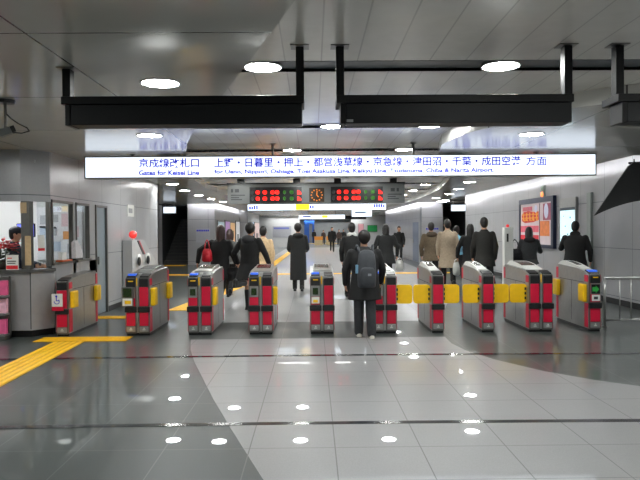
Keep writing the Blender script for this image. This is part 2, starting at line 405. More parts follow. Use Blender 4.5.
GB = 'downlights behind the sign and board'
for y in (13.72, 16.32):
    for x in (-2.05, -.3, 1.6): downlight(x, y, ZR - .004, 'round downlight in a ceiling slot hidden behind the lit sign', GB)
GV = 'added downlights overhead behind the viewpoint'  # unseen lamps added for light, carrying on the ceiling grid
for y in (-3.43, -.43, 2.47):
    for x in (-.42, 1.63, 3.8): downlight(x, y, ZR - .004, 'round unseen downlight added for light above or behind the viewpoint', GV)
for y in (-3, 0, 2.9):
    for x in (-3.2, -6): downlight(x, y, ZS - .004, 'round unseen downlight added for light above or behind the viewpoint', GV)
for (x, y) in ((4.6, 3.0), (5.0, 8.6), (-2.95, 13.35), (3.4, 13.7), (-5.2, 7.4), (-6.8, 7.4), (-5.0, 5.0)):  # the far-left ones are added out of view to brighten that side
    z = ZR if y < 4 else ZS
    downlight(x, y, z - .004, 'round downlight in the side ceiling, added out of view or behind the sign', 'downlights at the sides')
# added linear fittings, hidden inside the ceiling slots to brighten the concourse
for ys, wd in SLOTS[8:]:
    far = ys > 48
    t = empty('added_slot_light', (.4, ys + wd / 2, ZR + .05), 'added fill light hidden inside a dark ceiling slot down the concourse', 'ceiling light', 'added slot lights down the concourse')
    hl = 4.6 if far else 2.4
    MB().box(-hl, hl, -.12, .12, .02, .05).build('housing', M_whitep, t)
    MB().box(-hl + .03, hl - .03, -.1, .1, .006, .02).build('diffuser', mat('added_slot_diffuser', (250, 250, 248), .3, emit=SLOT_FILL, noise=.01), t)
t = empty('ceiling_light', (-6.2, 10.9, 2.62), 'white ceiling fitting inside the staffed ticket booth', 'ceiling light')
MB().box(-1.2, 1.2, -.15, .15, -.04, 0).build('housing', M_whitep, t)
MB().box(-1.15, 1.15, -.12, .12, -.052, -.04).build('diffuser', mat('booth_diffuser', (250, 250, 248), .3, emit=36, noise=.01), t)

# ------------------------------------------------------------------ big lit direction sign
XS0, XS1, YS, ZS0, ZS1 = -3.64, 4.57, 10.26, 2.412, 2.765
t = empty('direction_sign', ((XS0 + XS1) / 2, YS, ZS0), 'long white backlit direction sign with blue lettering hung over the ticket gates', 'sign')
hw = (XS1 - XS0) / 2; hh = ZS1 - ZS0
b = MB(); b.box(-hw, hw, .0, .22, 0, .018); b.box(-hw, hw, 0, .22, hh - .018, hh); b.box(-hw, -hw + .018, 0, .22, .018, hh - .018); b.box(hw - .018, hw, 0, .22, .018, hh - .018)
b.box(-hw + .018, hw - .018, .1, .2, .018, hh - .018)
b.build('frame', M_steel_d, t)
b = MB(); b.box(-hw + .018, hw - .018, .012, .06, .018, hh - .018); b.build('lit_face', M_sign, t)
def sx(px): return (px - 313) * YS / F - (XS0 + XS1) / 2
lettering('lettering', '京成線改札口', M_ink_lit, t, (sx(140), .01, .165), sx(200) - sx(140), .155, bold=.02)
lettering('lettering', 'Gates for Keisei Line', M_ink_lit, t, (sx(140), .01, .045), sx(200) - sx(140), .085, bold=.035)
lettering('lettering', '上野・日暮里・押上・都営浅草線・京急線・津田沼・千葉・成田空港', M_ink_lit, t, (sx(215), .01, .165), sx(522) - sx(215), .155, bold=.02)
lettering('lettering', '方面', M_ink_lit, t, (sx(527), .01, .165), sx(548) - sx(527), .15, bold=.01)
lettering('lettering', 'for Ueno, Nippori, Oshiage, Toei Asakusa Line, Keikyu Line, Tsudanuma, Chiba & Narita Airport.', M_ink_lit, t, (sx(215), .01, .045), sx(495) - sx(215), .088, bold=.032)
for px in (132, 273, 415, 540):
    x = sx(px); top = (ZS if px in (132, 540) else ZR) - ZS0
    b = MB(); b.cyl((x, .11, hh), (x, .11, top), .02, n=10); b.cyl((x, .11, top - .01), (x, .11, top), .05, n=14); b.build('hanger', M_steel_d, t)

# blank black hanging panels on post frames
def hang_panel(x0, x1, zt0, zt1, label, small=False):
    t = empty('hanging_panel', ((x0 + x1) / 2, 4.9, 2.36), label, 'hanging panel', 'blank black hanging panels')
    w2 = (x1 - x0) / 2; c = (x0 + x1) / 2
    b = MB(); b.box(-w2 + .07, w2 - .015, -.06, .13, 0, .152, .006); b.build('panel', M_box, t)
    if 'middle' in label: MB().box(-w2 + .075, -w2 + .125, -.064, -.06, .01, .03).build('sticker', mat('grey_sticker', (150, 152, 154), .5, noise=.1), t)
    b = MB(); b.box(-w2, w2, -.066, .22, .154, .214, .005); b.build('top_rail', M_black, t)
    b = MB(); b.box(-w2 + .03, -w2 + .068, -.064, .14, -.003, .152, .004); b.build('end_plate', M_black, t)
    for x, z in ((-w2 + .03, zt0), (w2 - .03, zt1)):
        b = MB(); b.box(x - .03, x + .03, -.03, .05, .214, z - 2.36 - .012); p = b.build('post', M_black, t)
        b = MB(); b.box(x - .07, x + .07, -.05, .08, z - 2.36 - .006, z - 2.36); b.build('ceiling_plate', M_steel_d, p)
    return t
hang_panel(-1.885, -.06, ZS, ZR, 'left blank black hanging panel, its left post on the flat grey ceiling')
hang_panel(.185, 1.985, ZR, ZR, 'middle blank black hanging panel, right of the gap under the ceiling slot')
hang_panel(2.32, 4.1, ZR, ZR, 'rightmost blank black hanging panel, cut off by the picture edge')
# ------------------------------------------------------------------ departure board and strips behind it
def bx(px, Y): return (px - 313) * Y / F
Y = 17.3
t = empty('departure_board', (bx(316.5, Y), Y, 2.2), 'grey departure board with red LED rows and orange clock below the lit sign', 'departure board')
o = bx(316.5, Y); k = Y / F
def ux(px): return bx(px, Y) - o
def uz(py): return H + (231 - py) * k - 2.2
b = MB(); b.box(ux(228), ux(405), 0, .25, uz(203.6), uz(184), .01); b.build('housing', M_boardg, t)
b = MB(); b.box(ux(227.5), ux(405.5), -.02, .27, uz(184), uz(182.6)); b.build('top_rail', M_blackp, t)
for px in (241, 297, 338, 394):
    b = MB(); b.box(ux(px - 3.5), ux(px + 3.5), .05, .2, uz(182.6), ZR - 2.2); b.build('hanger', M_blackp, t)
for x0 in (250, 331):
    b = MB(); b.box(ux(x0), ux(x0 + 52), -.015, 0, uz(202.6), uz(187)); p = b.build('display', M_boardb, t)
    for py in (190.2, 196.4):
        def blk(a, c, m, n):
            q = MB(); q.box(ux(x0 + a), ux(x0 + c), -.024, -.015, uz(py + 3.9), uz(py), .035); q.build(n, m, p)
        blk(1.3, 4.3, M_led_off, 'led_character'); blk(6.3, 10.2, M_led_r, 'led_character'); blk(13.2, 17.4, M_led_r, 'led_character')
        blk(21, 25, M_led_r, 'led_character'); blk(25.5, 29.6, M_led_r, 'led_character'); blk(33.5, 36.2, M_led_g, 'led_character')
        blk(40, 44, M_led_g, 'led_character'); 
        q = MB(); q.prism([(ux(x0 + 47.6), uz(py + 4.3)), (ux(x0 + 52 - .4), uz(py + 4.3)), (ux(x0 + 51.6), uz(py + 2.2)), (ux(x0 + 49), uz(py)), (ux(x0 + 47.6), uz(py))], -.024, -.015, 'Y'); q.build('led_character', M_led_r, p)
b = MB(); b.box(ux(309.5), ux(324.5), -.015, 0, uz(202), uz(188)); p = b.build('clock', mat('dark_clock_panel', (52, 38, 22), .4, noise=.2), t)
q = MB()
for i in range(12):
    a = i * math.pi / 6; cx, cz = ux(317), uz(195.2); rr = .145
    q.ball((cx + rr * math.sin(a), -.02, cz + rr * math.cos(a)), .02, (1, .5, 1), 8)
q.cyl((cx, -.022, cz), (cx + .01, -.022, cz + .11), .014); q.cyl((cx, -.022, cz), (cx + .05, -.022, cz - .05), .014)
q.build('clock_marks', mat('orange_led_clock', (235, 130, 30), .4, emit=.35, noise=.1), p)
for x0, s in ((230.5, 1), (387, -1)):
    b = MB()
    for a, c in ((1, 3.2), (5, 9)) if s > 0 else ((4, 8), (10, 12.2)): b.box(ux(x0 + a), ux(x0 + c), -.006, 0, uz(192), uz(188.6))
    for py, a, c in ((194.3, 1, 15), (196.6, 1, 9), (198.6, 1, 12)): b.box(ux(x0 + a), ux(x0 + c), -.006, 0, uz(py + 1), uz(py))
    b.build('printed_notice', M_ink_dark, t)

def strip_sign(px0, px1, py0, py1, Y, label, marks):
    k = Y / F; z0 = H + (231 - py1) * k
    t = empty('strip_sign', (bx((px0 + px1) / 2, Y), Y, z0), label, 'sign', 'lit strip signs down the concourse'); o = bx((px0 + px1) / 2, Y)
    b = MB(); b.box(bx(px0, Y) - o, bx(px1, Y) - o, 0.02, .2, -.01, (py1 - py0) * k + .01); b.build('housing', M_steel_d, t)
    b = MB(); b.box(bx(px0, Y) - o, bx(px1, Y) - o, 0, .02, 0, (py1 - py0) * k); b.build('lit_face', M_sign2, t)
    for (a, c, u, v, m, n) in marks:
        b = MB()
        if n == 'arrow_marks':
            x = a
            while x < c: b.box(bx(x, Y) - o, bx(min(x + 1.6, c), Y) - o, -.006, 0, (py1 - v) * k, (py1 - u - (.8 if int(x) % 2 else 0)) * k); x += 2.3
        else: b.box(bx(a, Y) - o, bx(c, Y) - o, -.006, 0, (py1 - v) * k, (py1 - u) * k)
        b.build(n, m, t)
    for s in (.2, .8):
        x = bx(px0 + (px1 - px0) * s, Y) - o
        b = MB(); b.cyl((x, .1, (py1 - py0) * k), (x, .1, ZR - z0), .025, n=8); b.build('hanger', M_steel_d, t)
    return t
strip_sign(248, 386, 204.2, 210, 20.6, 'lit white strip sign with yellow patch just under the departure board', [(249.5, 259, 205.4, 209, M_ink_blue, 'arrow_marks'), (296, 309.5, 204.2, 209.8, M_signy, 'yellow_patch'), (310, 314, 205.4, 208.6, M_ink_blue, 'arrow_marks'), (329.5, 331, 205.4, 206.6, M_ink_blue, 'blue_mark'), (374, 385, 204.6, 208, M_ink_blue, 'arrow_marks')])
strip_sign(299, 345, 215, 219, 38, 'smaller lit strip sign with a yellow patch far down the concourse', [(303, 311, 216, 217.2, M_ink_blue, 'blue_mark'), (322, 328, 215.4, 218, M_signy, 'yellow_patch')])
strip_sign(352, 372, 210, 217, 36, 'short bluish lit sign right of the far strip sign', [(355, 366, 212, 213.4, mat('pale_blue_print', (150, 190, 240), .4, noise=.05), 'blue_mark')])
for (x0, x1, lab) in ((164, 176, 'lit white sign over the dark left stairwell'), (452, 468, 'lit white sign over the dark right stairwell')):
    Y = 27.6; k = Y / F; z0 = H + (231 - 212) * k
    t = empty('stair_sign', (bx((x0 + x1) / 2, Y), Y, z0), lab, 'sign'); w2 = bx(x1, Y) - bx(x0, Y)
    MB().box(-w2 / 2, w2 / 2, 0.02, .18, -.01, .27).build('housing', M_steel_d, t)
    MB().box(-w2 / 2, w2 / 2, 0, .02, 0, .26).build('lit_face', M_sign2, t)
    for s in (-.35, .35):
        b = MB(); b.cyl((s * w2, .1, .27), (s * w2, .1, ZS - z0), .02, n=8); b.build('hanger', M_steel_d, t)

# ------------------------------------------------------------------ ticket gates
GL = 1.27
def flap_closed(t, s, w, y, short=False):
    b = MB(); x0 = s * w / 2; x1 = s * (w / 2 + .255)
    a, c = min(x0, x1), max(x0, x1)
    pts = []
    for (cx, cz, a0) in ((c - .045, .665, 0), (a + .045, .665, 90), (a + .045, .475, 180), (c - .045, .475, 270)):
        for k in range(5):
            an = R(a0 + k * 22.5); pts.append((cx + .045 * math.cos(an), cz + .045 * math.sin(an)))
    b.prism(pts, y, y + .045, 'Y'); f = b.build('flap', M_yellow, t)
    b = MB()
    for z in (.5, .57, .64): b.box(s * (w / 2) - .012 + s * .02, s * (w / 2) + .012 + s * .02, y - .012, y, z - .02, z + .02)
    b.build('flap_hinge', M_blackp, f)
def flap_open(t, s, w, y, out=.065):
    x0, x1 = s * w / 2, s * (w / 2 + out)
    b = MB(); b.box(min(x0, x1), max(x0, x1), y, y + .2, .435, .70, .018); f = b.build('flap', M_yellow, t)
def gate(x, label, cols, closed=(), opened=(), plate=None, reader=True, hood=1):
    """cols: x ranges of the red-fronted columns, in gate coordinates"""
    w = .36 if len(cols) == 2 else .19
    t = empty('ticket_gate', (x, 9.6, 0), label, 'ticket gate', 'ticket gates in a row'); t.scale = (1, 1, .96 if plate == 'wheelchair' else 1.015)
    b = MB(); b.box(-w / 2 + .01, w / 2 - .01, .015, GL - .015, 0, .045); b.build('plinth', M_blackp, t)
    b = MB(); b.prism([(0, .045), (0, .82), (.035, .862), (.16, .895), (.4, .925), (GL - .1, .95), (GL, .90), (GL, .045)], -w / 2, w / 2, 'X'); b.build('body', M_steel, t)
    b = MB()
    for s in (-1, 1): b.box(s * w / 2 - .002, s * w / 2 + .002, .15, GL - .15, .72, .728); b.box(s * w / 2 - .002, s * w / 2 + .002, .62, .626, .1, .72)
    b.build('panel_seam', M_ink_dark, t)
    for s in (-1, 1):                                   # pink-red corner stripes on the flanks
        for (y0, y1, z0, z1) in ((.0, .13, .06, .42), (.0, .13, .74, .84), (GL - .1, GL - .01, .06, .42), (GL - .1, GL - .01, .72, .9)):
            b = MB(); b.box(min(s * w / 2, s * (w / 2 + .004)), max(s * w / 2, s * (w / 2 + .004)), y0, y1, z0, z1); b.build('side_stripe', M_red, t)
    for (c0, c1) in cols:
        m = (c0 + c1) / 2
        b = MB(); b.box(c0, c1, -.02, 0, .035, .86, .006); p = b.build('column', M_steel_d, t)
        i0, i1 = c0 + .012, c1 - .012
        for nm, z0, z1, mm in (('red_panel', .44, .72, M_red), ('red_panel', .15, .345, M_red), ('foot_plate', .06, .14, M_steel)):
            q = MB(); q.box(i0, i1, -.034, -.02, z0, z1, .004); q.build(nm, mm, p)
        q = MB(); q.box(c0 - .012, c1 + .012, -.05, -.0, .35, .43, .008); q.build('black_band', M_blackp, p)
        q = MB(); q.prism([(-.035, .725), (-.035, .83), (.01, .88), (.17, .912), (.17, .89), (-.02, .725)], i0, i1, 'X'); q.build('black_hood', M_blackp, p)
        q = MB(); q.box(m - .022, m + .022, -.038, -.034, .085, .1); q.ball((m, -.036, .115), .012, (1, .3, 1), 8); q.build('foot_pictogram', M_whitep, p)
    if reader and cols:
        c0, c1 = cols[0] if cols[0][0] < 0 or len(cols) == 1 else cols[-1]
        m = (c0 + c1) / 2
        q = MB(); q.box(c0 + .02, c1 - .02, .04, .14, .885, .912, .006, Matrix.Translation((0, 0, 0))); q.build('card_reader', M_blue_reader, t)
        q = MB(); q.box(c0 + .012, c1 - .012, -.04, -.034, .56, .72); q.build('display_bezel', M_steel, t)
        q = MB(); q.box(m - .04, m + .04, -.046, -.04, .59, .69); q.build('display', M_screen, t)
        q = MB(); q.box(m - .035, m + .04, -.042, -.03, .80, .815); q.build('ticket_slot', M_yellow, t)
    if len(cols) == 2:
        g = (cols[0][1] + cols[1][0]) / 2
        q = MB(); q.box(g - .016, g + .016, -.03, .05, .2, .87, .004); q.build('centre_strip', M_steel, t)
        q = MB(); q.box(g - .012, g + .004, -.034, -.03, .74, .86); q.build('yellow_edge', M_yellow, t)
    if hood:                                            # arched ticket-path cover on the rear half
        prof = []
        n = 12; y0, y1 = .30, 1.24
        top = .085 if hood == 2 else .065
        for i in range(n + 1):
            u = i / n; prof.append((y0 + (y1 - y0) * u, .925 + top * (math.sin(math.pi / 2 * min(1, u / .8)) if u < .86 else max(.35, 1 - (u - .86) * 4.5))))
        low = [(p[0], p[1] - .045) for p in prof[::-1]]
        hw2 = w * .36
        b = MB(); b.prism(prof + [(y1, .91), (y0, .91)], -hw2, -hw2 + .02, 'X'); b.prism(prof + [(y1, .91), (y0, .91)], hw2 - .02, hw2, 'X')
        b.prism(prof[:4] + low[-4:], -hw2 + .02, hw2 - .02, 'X'); b.prism(prof[9:] + low[:4], -hw2 + .02, hw2 - .02, 'X')
        hd = b.build('hood', M_whitep if hood == 2 else M_steel, t)
        b = MB(); b.prism(prof[3:10] + [(p[0], p[1] - .03) for p in prof[3:10][::-1]], -hw2 + .02, hw2 - .02, 'X'); b.build('hood_window', mat('smoked_hood_window', (46, 41, 34), .2, noise=.2), hd)
    for s, y in closed: flap_closed(t, s, w, y)
    for s, y in opened: flap_open(t, s, w, y)
    if plate == 'wheelchair':
        q = MB(); q.box(cols[0][0] - .05, cols[0][1] - .05, -.075, -.036, .41, .56, .006); p = q.build('sign_plate', M_red, t)
        q = MB(); q.box(cols[0][0] - .045, cols[0][1] - .055, -.08, -.075, .475, .675); q.build('white_label', M_whitep, p)
        q = MB(); xm = (cols[0][0] + cols[0][1]) / 2 - .05
        q.ball((xm - .01, -.082, .635), .016, (1, .3, 1), 8); q.box(xm - .016, xm - .004, -.084, -.08, .57, .62); q.box(xm - .016, xm + .03, -.084, -.08, .56, .572)
        for i in range(10):
            a = R(180 + i * 24); q.box(xm - .004 + .038 * math.cos(a) - .006, xm - .004 + .038 * math.cos(a) + .006, -.084, -.08, .555 + .038 * math.sin(a) - .006, .555 + .038 * math.sin(a) + .006)
        q.build('wheelchair_symbol', M_ink_blue, p)
    elif plate == 'label':
        m = (cols[0][0] + cols[0][1]) / 2 - .02
        q = MB(); q.box(m - .1, m + .07, -.085, -.047, .44, .725, .008); p = q.build('sign_plate', M_steel_d, t)
        q = MB(); q.box(m - .085, m + .06, -.09, -.085, .455, .56); q.build('white_label', M_whitep, p)
        q = MB(); q.box(m - .05, m + .04, -.094, -.09, .48, .53); q.build('yellow_mark', M_yellow, p)
        q = MB(); q.box(m - .075, m + .05, -.09, -.085, .58, .71); q.build('display', M_screen, p)
    elif plate == 'small':
        m = (cols[0][0] + cols[0][1]) / 2
        q = MB(); q.box(m - .06, m + .06, -.05, -.046, .46, .555); p = q.build('white_label', M_whitep, t)
        q = MB(); q.box(m - .035, m + .035, -.054, -.05, .475, .515); q.build('yellow_mark', M_yellow, p)
    elif plate == 'green':
        m = (cols[0][0] + cols[0][1]) / 2
        q = MB(); q.prism([(m - .05, .6), (m, .6), (m, .575), (m + .05, .635), (m, .69), (m, .665), (m - .05, .665)], -.052, -.046, 'Y'); q.build('green_arrow', M_green, t)
        q = MB(); q.box(m - .065, m + .065, -.046, -.03, .565, .705); q.build('arrow_display', M_blackp, t)
        q = MB(); q.box(m - .06, m + .06, -.05, -.046, .46, .55); p = q.build('white_label', M_whitep, t)
        q = MB(); q.box(m - .03, m + .03, -.054, -.05, .485, .525); q.build('dark_mark', M_ink_dark, p)
    return t
def gx(px): return (px - 313) * 9.57 / F
D2 = [(-.175, -.02), (.02, .175)]
D1 = [(-.085, .085)]
gate(gx(62), 'wide-lane ticket gate against the booth wall, with a wheelchair label on its front', D1, opened=((1, .03), (1, GL - .2)), plate='wheelchair', reader=False, hood=0)
gate(gx(137), 'ticket gate second from the left, protruding label plate on its left column', D2, opened=((1, .03), (1, GL - .2)), plate='label')
gate(gx(199), 'ticket gate right behind which the woman with the red bag walks', D2, opened=((1, .03),))
gate(gx(260), 'ticket gate before the person in black carrying a dark handbag', D2, opened=((1, .03),))
gate(gx(321.5), 'ticket gate just left of the person with the grey backpack', D2, plate='small')
gate(gx(384.5), 'ticket gate just right of the person with the grey backpack, half hidden', D2, closed=((1, .1),))
gate(gx(438), 'slim ticket gate with closed yellow flaps, in front of the man in the beige coat', D1, closed=((-1, .1), (1, .1)), reader=False, hood=2)
gate(gx(488.5), 'slim ticket gate with closed yellow flaps and white hood, before the couple in black', D1, closed=((-1, .1), (1, .1)), reader=False, hood=2)
gate(gx(542), 'two-column ticket gate in front of the slim white call post', D2, closed=((-1, .1),), reader=False, hood=2)
gate(gx(596.5), 'rightmost ticket gate with a green arrow display, beside the metal railing', D1, opened=((-1, .03), (-1, GL - .2)), plate='green', hood=2)

# railing right of the gates
t = empty('railing', (4.6, 10.05, 0), 'low grey metal railing running right from the last ticket gate', 'railing')
b = MB(); b.tube([(0, 0, 0), (0, 0, .77), (1.45, 0, .77), (1.45, 0, 0)], .022, 10); b.build('frame', M_steel, t, True)
b = MB(); b.cyl((0, 0, .11), (1.45, 0, .11), .016); b.build('bottom_rail', M_steel, t, True)
for x in (.24, .42, .75, 1.1):
    b = MB(); b.cyl((x, 0, .11), (x, 0, .77), .01, n=8); b.build('baluster', M_steel, t, True)
for x in (0, 1.45):
    b = MB(); b.cyl((x, 0, 0), (x, 0, .012), .05); b.build('foot_plate', M_steel, t)

# ------------------------------------------------------------------ tactile paving
def tactile(x0, x1, y0, y1, label, along='X', skew=0.):
    """a run of 30 cm tiles with raised bars"""
    z = .0025
    b = MB(); xm = (x0 + x1) / 2; ym = (y0 + y1) / 2
    pts = [(x0, y0), (x1, y0), (x1 + skew, y1), (x0 + skew, y1)] if along == 'Y' else [(x0, y0), (x1, y0), (x1, y1), (x0, y1)]
    loc = (xm, ym, 0)
    b.prism([(p[0] - xm, p[1] - ym) for p in pts], z, z + .005, 'Z')
    o = b.build('tactile_paving', mat('yellow_tactile_ground', (226, 172, 14), .5, noise=.07, nscale=20), loc=loc); b = MB()
    n = 5
    for i in range(n):
        u = (i + .5) / n; v = .022
        if along == 'Y':
            xx = x0 + (x1 - x0) * u - xm
            b.prism([(xx - v, y0 - ym + .02), (xx + v, y0 - ym + .02), (xx + v + skew, y1 - ym - .02), (xx - v + skew, y1 - ym - .02)], z + .005, z + .01, 'Z')
        else:
            yy = y0 + (y1 - y0) * u - ym; v = (y1 - y0) * .06
            b.box(x0 - xm + .02, x1 - xm - .02, yy - v, yy + v, z + .005, z + .01)
    b.build('raised_bars', M_tact, o)
    return tag(o, label, 'tactile paving')
tactile(-3.55, -3.12, 5.2, 9.1, 'wide yellow tactile strip running from the left edge towards the wheelchair gate', 'Y', -.14)
tactile(-4.0, -2.68, 9.12, 9.5, 'short yellow tactile strip across the front of the two left gates')
tactile(-4.0, -2.9, 11.5, 11.85, 'yellow tactile strip on the floor behind the leftmost gate')
tactile(-2.9, -2.5, 12.6, 18, 'yellow tactile strip slanting away behind the third gate', 'Y', .55)
tactile(-2.3, -1.95, 18.05, 22.8, 'middle stretch of the yellow tactile line running down the concourse', 'Y', .2)
tactile(-2.1, -1.75, 23.4, 60, 'far stretch of the yellow tactile line running down the concourse', 'Y', .3)
tactile(-5.3, 5.1, 22.85, 23.3, 'long yellow tactile line crossing the whole concourse behind the walkers')
tactile(-6.9, -5.9, 29.2, 29.8, 'yellow tactile strip at the foot of the dark left stairwell')
tactile(-1.2, 3.6, 78, 79, 'yellow tactile line at the far end of the concourse')

# ------------------------------------------------------------------ staffed booth
t = empty('ticket_counter', (-4.94, 9.9, 0), 'grey panelled corner counter of the staffed booth at left', 'counter')
pts = [(-3.9, -.34), (.74, -.34), (.97, -.06), (.97, .03), (-3.9, .03)]
MB().prism(pts, .1, .97, 'Z').build('body', M_counter, t)
MB().prism([(-3.9, -.31), (.72, -.31), (.94, -.05), (.94, .03), (-3.9, .03)], 0, .1, 'Z').build('plinth', M_black, t)
MB().prism([(-3.9, -.40), (.76, -.40), (1.01, -.08), (.96, .03), (-3.9, .03)], .97, 1.01, 'Z').build('top', M_steel_d, t)
b = MB()
for x in (-1.0, -.05, .73): b.box(x - .006, x + .006, -.344, -.34, .12, .96)
b.build('panel_seam', M_ink_dark, t)
t = empty('corner_post', (-4.27, 9.66, 1.01), 'square beige and steel post at the corner of the booth window', 'post')
MB().box(-.09, .04, -.06, .08, 0, 1.02, .006).build('post', M_steel_d, t)
MB().box(-.092, .0, -.064, -.06, .84, 1.0).build('beige_cap', mat('beige_wood', (196, 168, 128), .5, noise=.08), t)
MB().box(-.03, .06, -.064, -.06, .06, .5).build('beige_panel', mat('beige_wood', (196, 168, 128), .5), t)
# poinsettia
t = empty('poinsettia', (-4.72, 9.72, 1.01), 'red poinsettia in a pot on the booth counter', 'potted plant')
b = MB(); b.cyl((0, 0, 0), (0, 0, .13), .07, .09, 16); b.build('pot', mat('dark_pot', (60, 46, 40), .6, noise=.1), t, True)
def leaves(n, r0, r1, z0, z1, ln, seed):
    rr = random.Random(seed); b = bmesh.new()
    for i in range(n):
        a = rr.uniform(0, 2 * math.pi); r = rr.uniform(r0, r1); z = rr.uniform(z0, z1)
        c = Vector((r * math.cos(a), r * math.sin(a), z)); d = Vector((math.cos(a + rr.uniform(-.6, .6)), math.sin(a + rr.uniform(-.6, .6)), rr.uniform(-.3, .5))).normalized()
        s = d.cross(Vector((0, 0, 1))).normalized(); l = ln * rr.uniform(.7, 1.2); u = s.cross(d) * .01
        p = [c, c + d * l * .45 + s * l * .26 + u, c + d * l, c + d * l * .45 - s * l * .26 + u]
        lo = [q - Vector((0, 0, .003)) for q in p]
        v = [b.verts.new(q) for q in p]; w = [b.verts.new(q) for q in lo]
        b.faces.new(v); b.faces.new(w[::-1])
        for j in range(4): b.faces.new((v[j], w[j], w[(j + 1) % 4], v[(j + 1) % 4]))
    m = MB(); m._add(b); return m
leaves(90, .02, .17, .12, .3, .13, 3).build('foliage', mat('dark_green_leaves', (40, 58, 34), .5, noise=.15), t)
leaves(80, .0, .19, .28, .42, .14, 5).build('bracts', mat('red_bracts', (205, 36, 40), .5, noise=.12), t)
t = empty('counter_notice', (-4.45, 9.50, 1.01), 'small white and red notice card standing on the booth counter', 'notice')
MB().box(-.09, .09, 0, .012, 0, .22).build('card', M_whitep, t)
b = MB(); b.box(-.085, .085, -.003, 0, .01, .065); b.box(-.07, .0, -.003, 0, .165, .18); b.build('red_print', mat('red_print', (215, 40, 50), .5, noise=.05), t)
b = MB(); b.box(-.07, .06, -.003, 0, .12, .135); b.box(-.07, .05, -.003, 0, .09, .103); b.build('grey_print', M_ink_dark, t)
t = empty('monitor', (-5.05, 11.3, 1.0), 'small bluish computer monitor behind the booth counter', 'monitor')
MB().box(-.16, .16, 0, .04, .48, .72, .008).build('case', M_blackp, t)
MB().box(-.145, .145, -.004, 0, .495, .705).build('screen', mat('blue_monitor_screen', (110, 120, 235), .3, emit=1.0, noise=.1, nscale=6), t)
MB().box(-.03, .03, .01, .04, 0, .48).build('stand', M_blackp, t)
t = empty('booth_desk', (-5.3, 11.45, 0), 'dark staff desk inside the booth', 'desk')
MB().box(-1.1, 1.05, -.25, .4, .95, 1.0, .006).build('top', M_steel_d, t); MB().box(-1.05, 1.0, -.2, .38, 0, .95).build('cabinet', M_counter, t)
# notices pinned up inside, seen through window
rr = random.Random(11)
nb = empty('notice_board', (-4.72, 11.98, 1.05), 'white board of pinned paper notices seen through the booth window', 'notice board')
MB().box(-.42, .42, -.01, .015, 0, .98).build('board', mat('bright_white_board', (226, 226, 232), .5, noise=.02), nb)
cs = [mat('pale_pink_paper', (226, 196, 204), .6, noise=.04), mat('orange_paper', (224, 150, 70), .6, noise=.04), mat('grey_printed_paper', (176, 178, 186), .6, noise=.15, nscale=60), mat('pale_blue_paper', (190, 204, 226), .6, noise=.06)]
for i, (x, z, w_, h_, c) in enumerate(((-.3, .66, .12, .17, 2), (-.3, .4, .13, .2, 3), (-.1, .7, .16, .14, 2), (-.1, .45, .1, .16, 2), (.1, .62, .12, .24, 0), (.27, .72, .12, .16, 2), (.13, .38, .13, .15, 1), (.3, .42, .12, .2, 0), (-.05, .16, .15, .18, 3), (.22, .12, .16, .18, 2))):
    MB().box(x - w_ / 2, x + w_ / 2, -.014, -.01, z, z + h_).build('pinned_notice', cs[c], nb)
b = MB(); b.box(-.36, -.26, -.03, -.01, .6, .63); b.ball((-.08, -.02, .6), .022); b.build('clip', M_blackp, nb)
t = empty('window_poster', (-4.14, 9.79, 1.28), 'white and red printed strip on the angled corner glass of the booth', 'notice', rz=R(45))
MB().box(-.05, .05, -.006, 0, 0, .24).build('paper', M_whitep, t); MB().box(-.05, .05, -.009, -.006, 0, .04).build('red_print', mat('red_print', (215, 40, 50), .5), t)
# things on window ledge by the first gate
t = empty('leaflet_holder', (-4.0, 10.85, 1.09), 'white leaflet holder leaning on the ledge of the booth window', 'leaflet holder')
b = MB(); b.prism([(-.16, .0), (.12, 0), (.18, .1), (-.06, .34), (-.16, .3)], -.02, .05, 'X'); b.build('leaflets', mat('crumpled_white_paper', (214, 210, 212), .6, noise=.1, nscale=30), t)
b = MB(); b.box(-.035, .06, -.19, .16, -.0, .035, .004); b.build('tray', M_blackp, t)
t = empty('paper_tray', (-4.0, 10.35, 1.09), 'orange tray on the booth ledge behind the wheelchair gate', 'tray')
MB().box(-.06, .05, -.22, .2, 0, .03, .006).build('tray', mat('orange_tray', (205, 96, 48), .5, noise=.06), t)
MB().box(-.04, .03, -.18, .0, .03, .15, .006).build('card_box', M_whitep, t)
# leaflet rack, far left
t = empty('leaflet_rack', (-4.52, 9.28, 0), 'pink leaflet rack standing against the booth counter at the left edge', 'leaflet rack')
MB().box(-.2, .06, .14, .2, 0, .92, .006).build('back_panel', M_steel_d, t)
for i, z in enumerate((.06, .36, .62)):
    MB().box(-.2, .06, 0, .16, z, z + .03).build('shelf', M_steel, t)
    MB().box(-.19, .05, .05 + i * .02, .11 + i * .02, z + .03, z + .24, .004).build('leaflets', mat('pink_leaflet', (222, 92, 140), .5, noise=.12, nscale=14) if i != 1 else mat('pink_white_leaflet', (224, 170, 188), .5, noise=.15, nscale=18), t)
MB().box(-.2, .06, 0, .2, 0, .06, .006).build('base', M_steel_d, t)

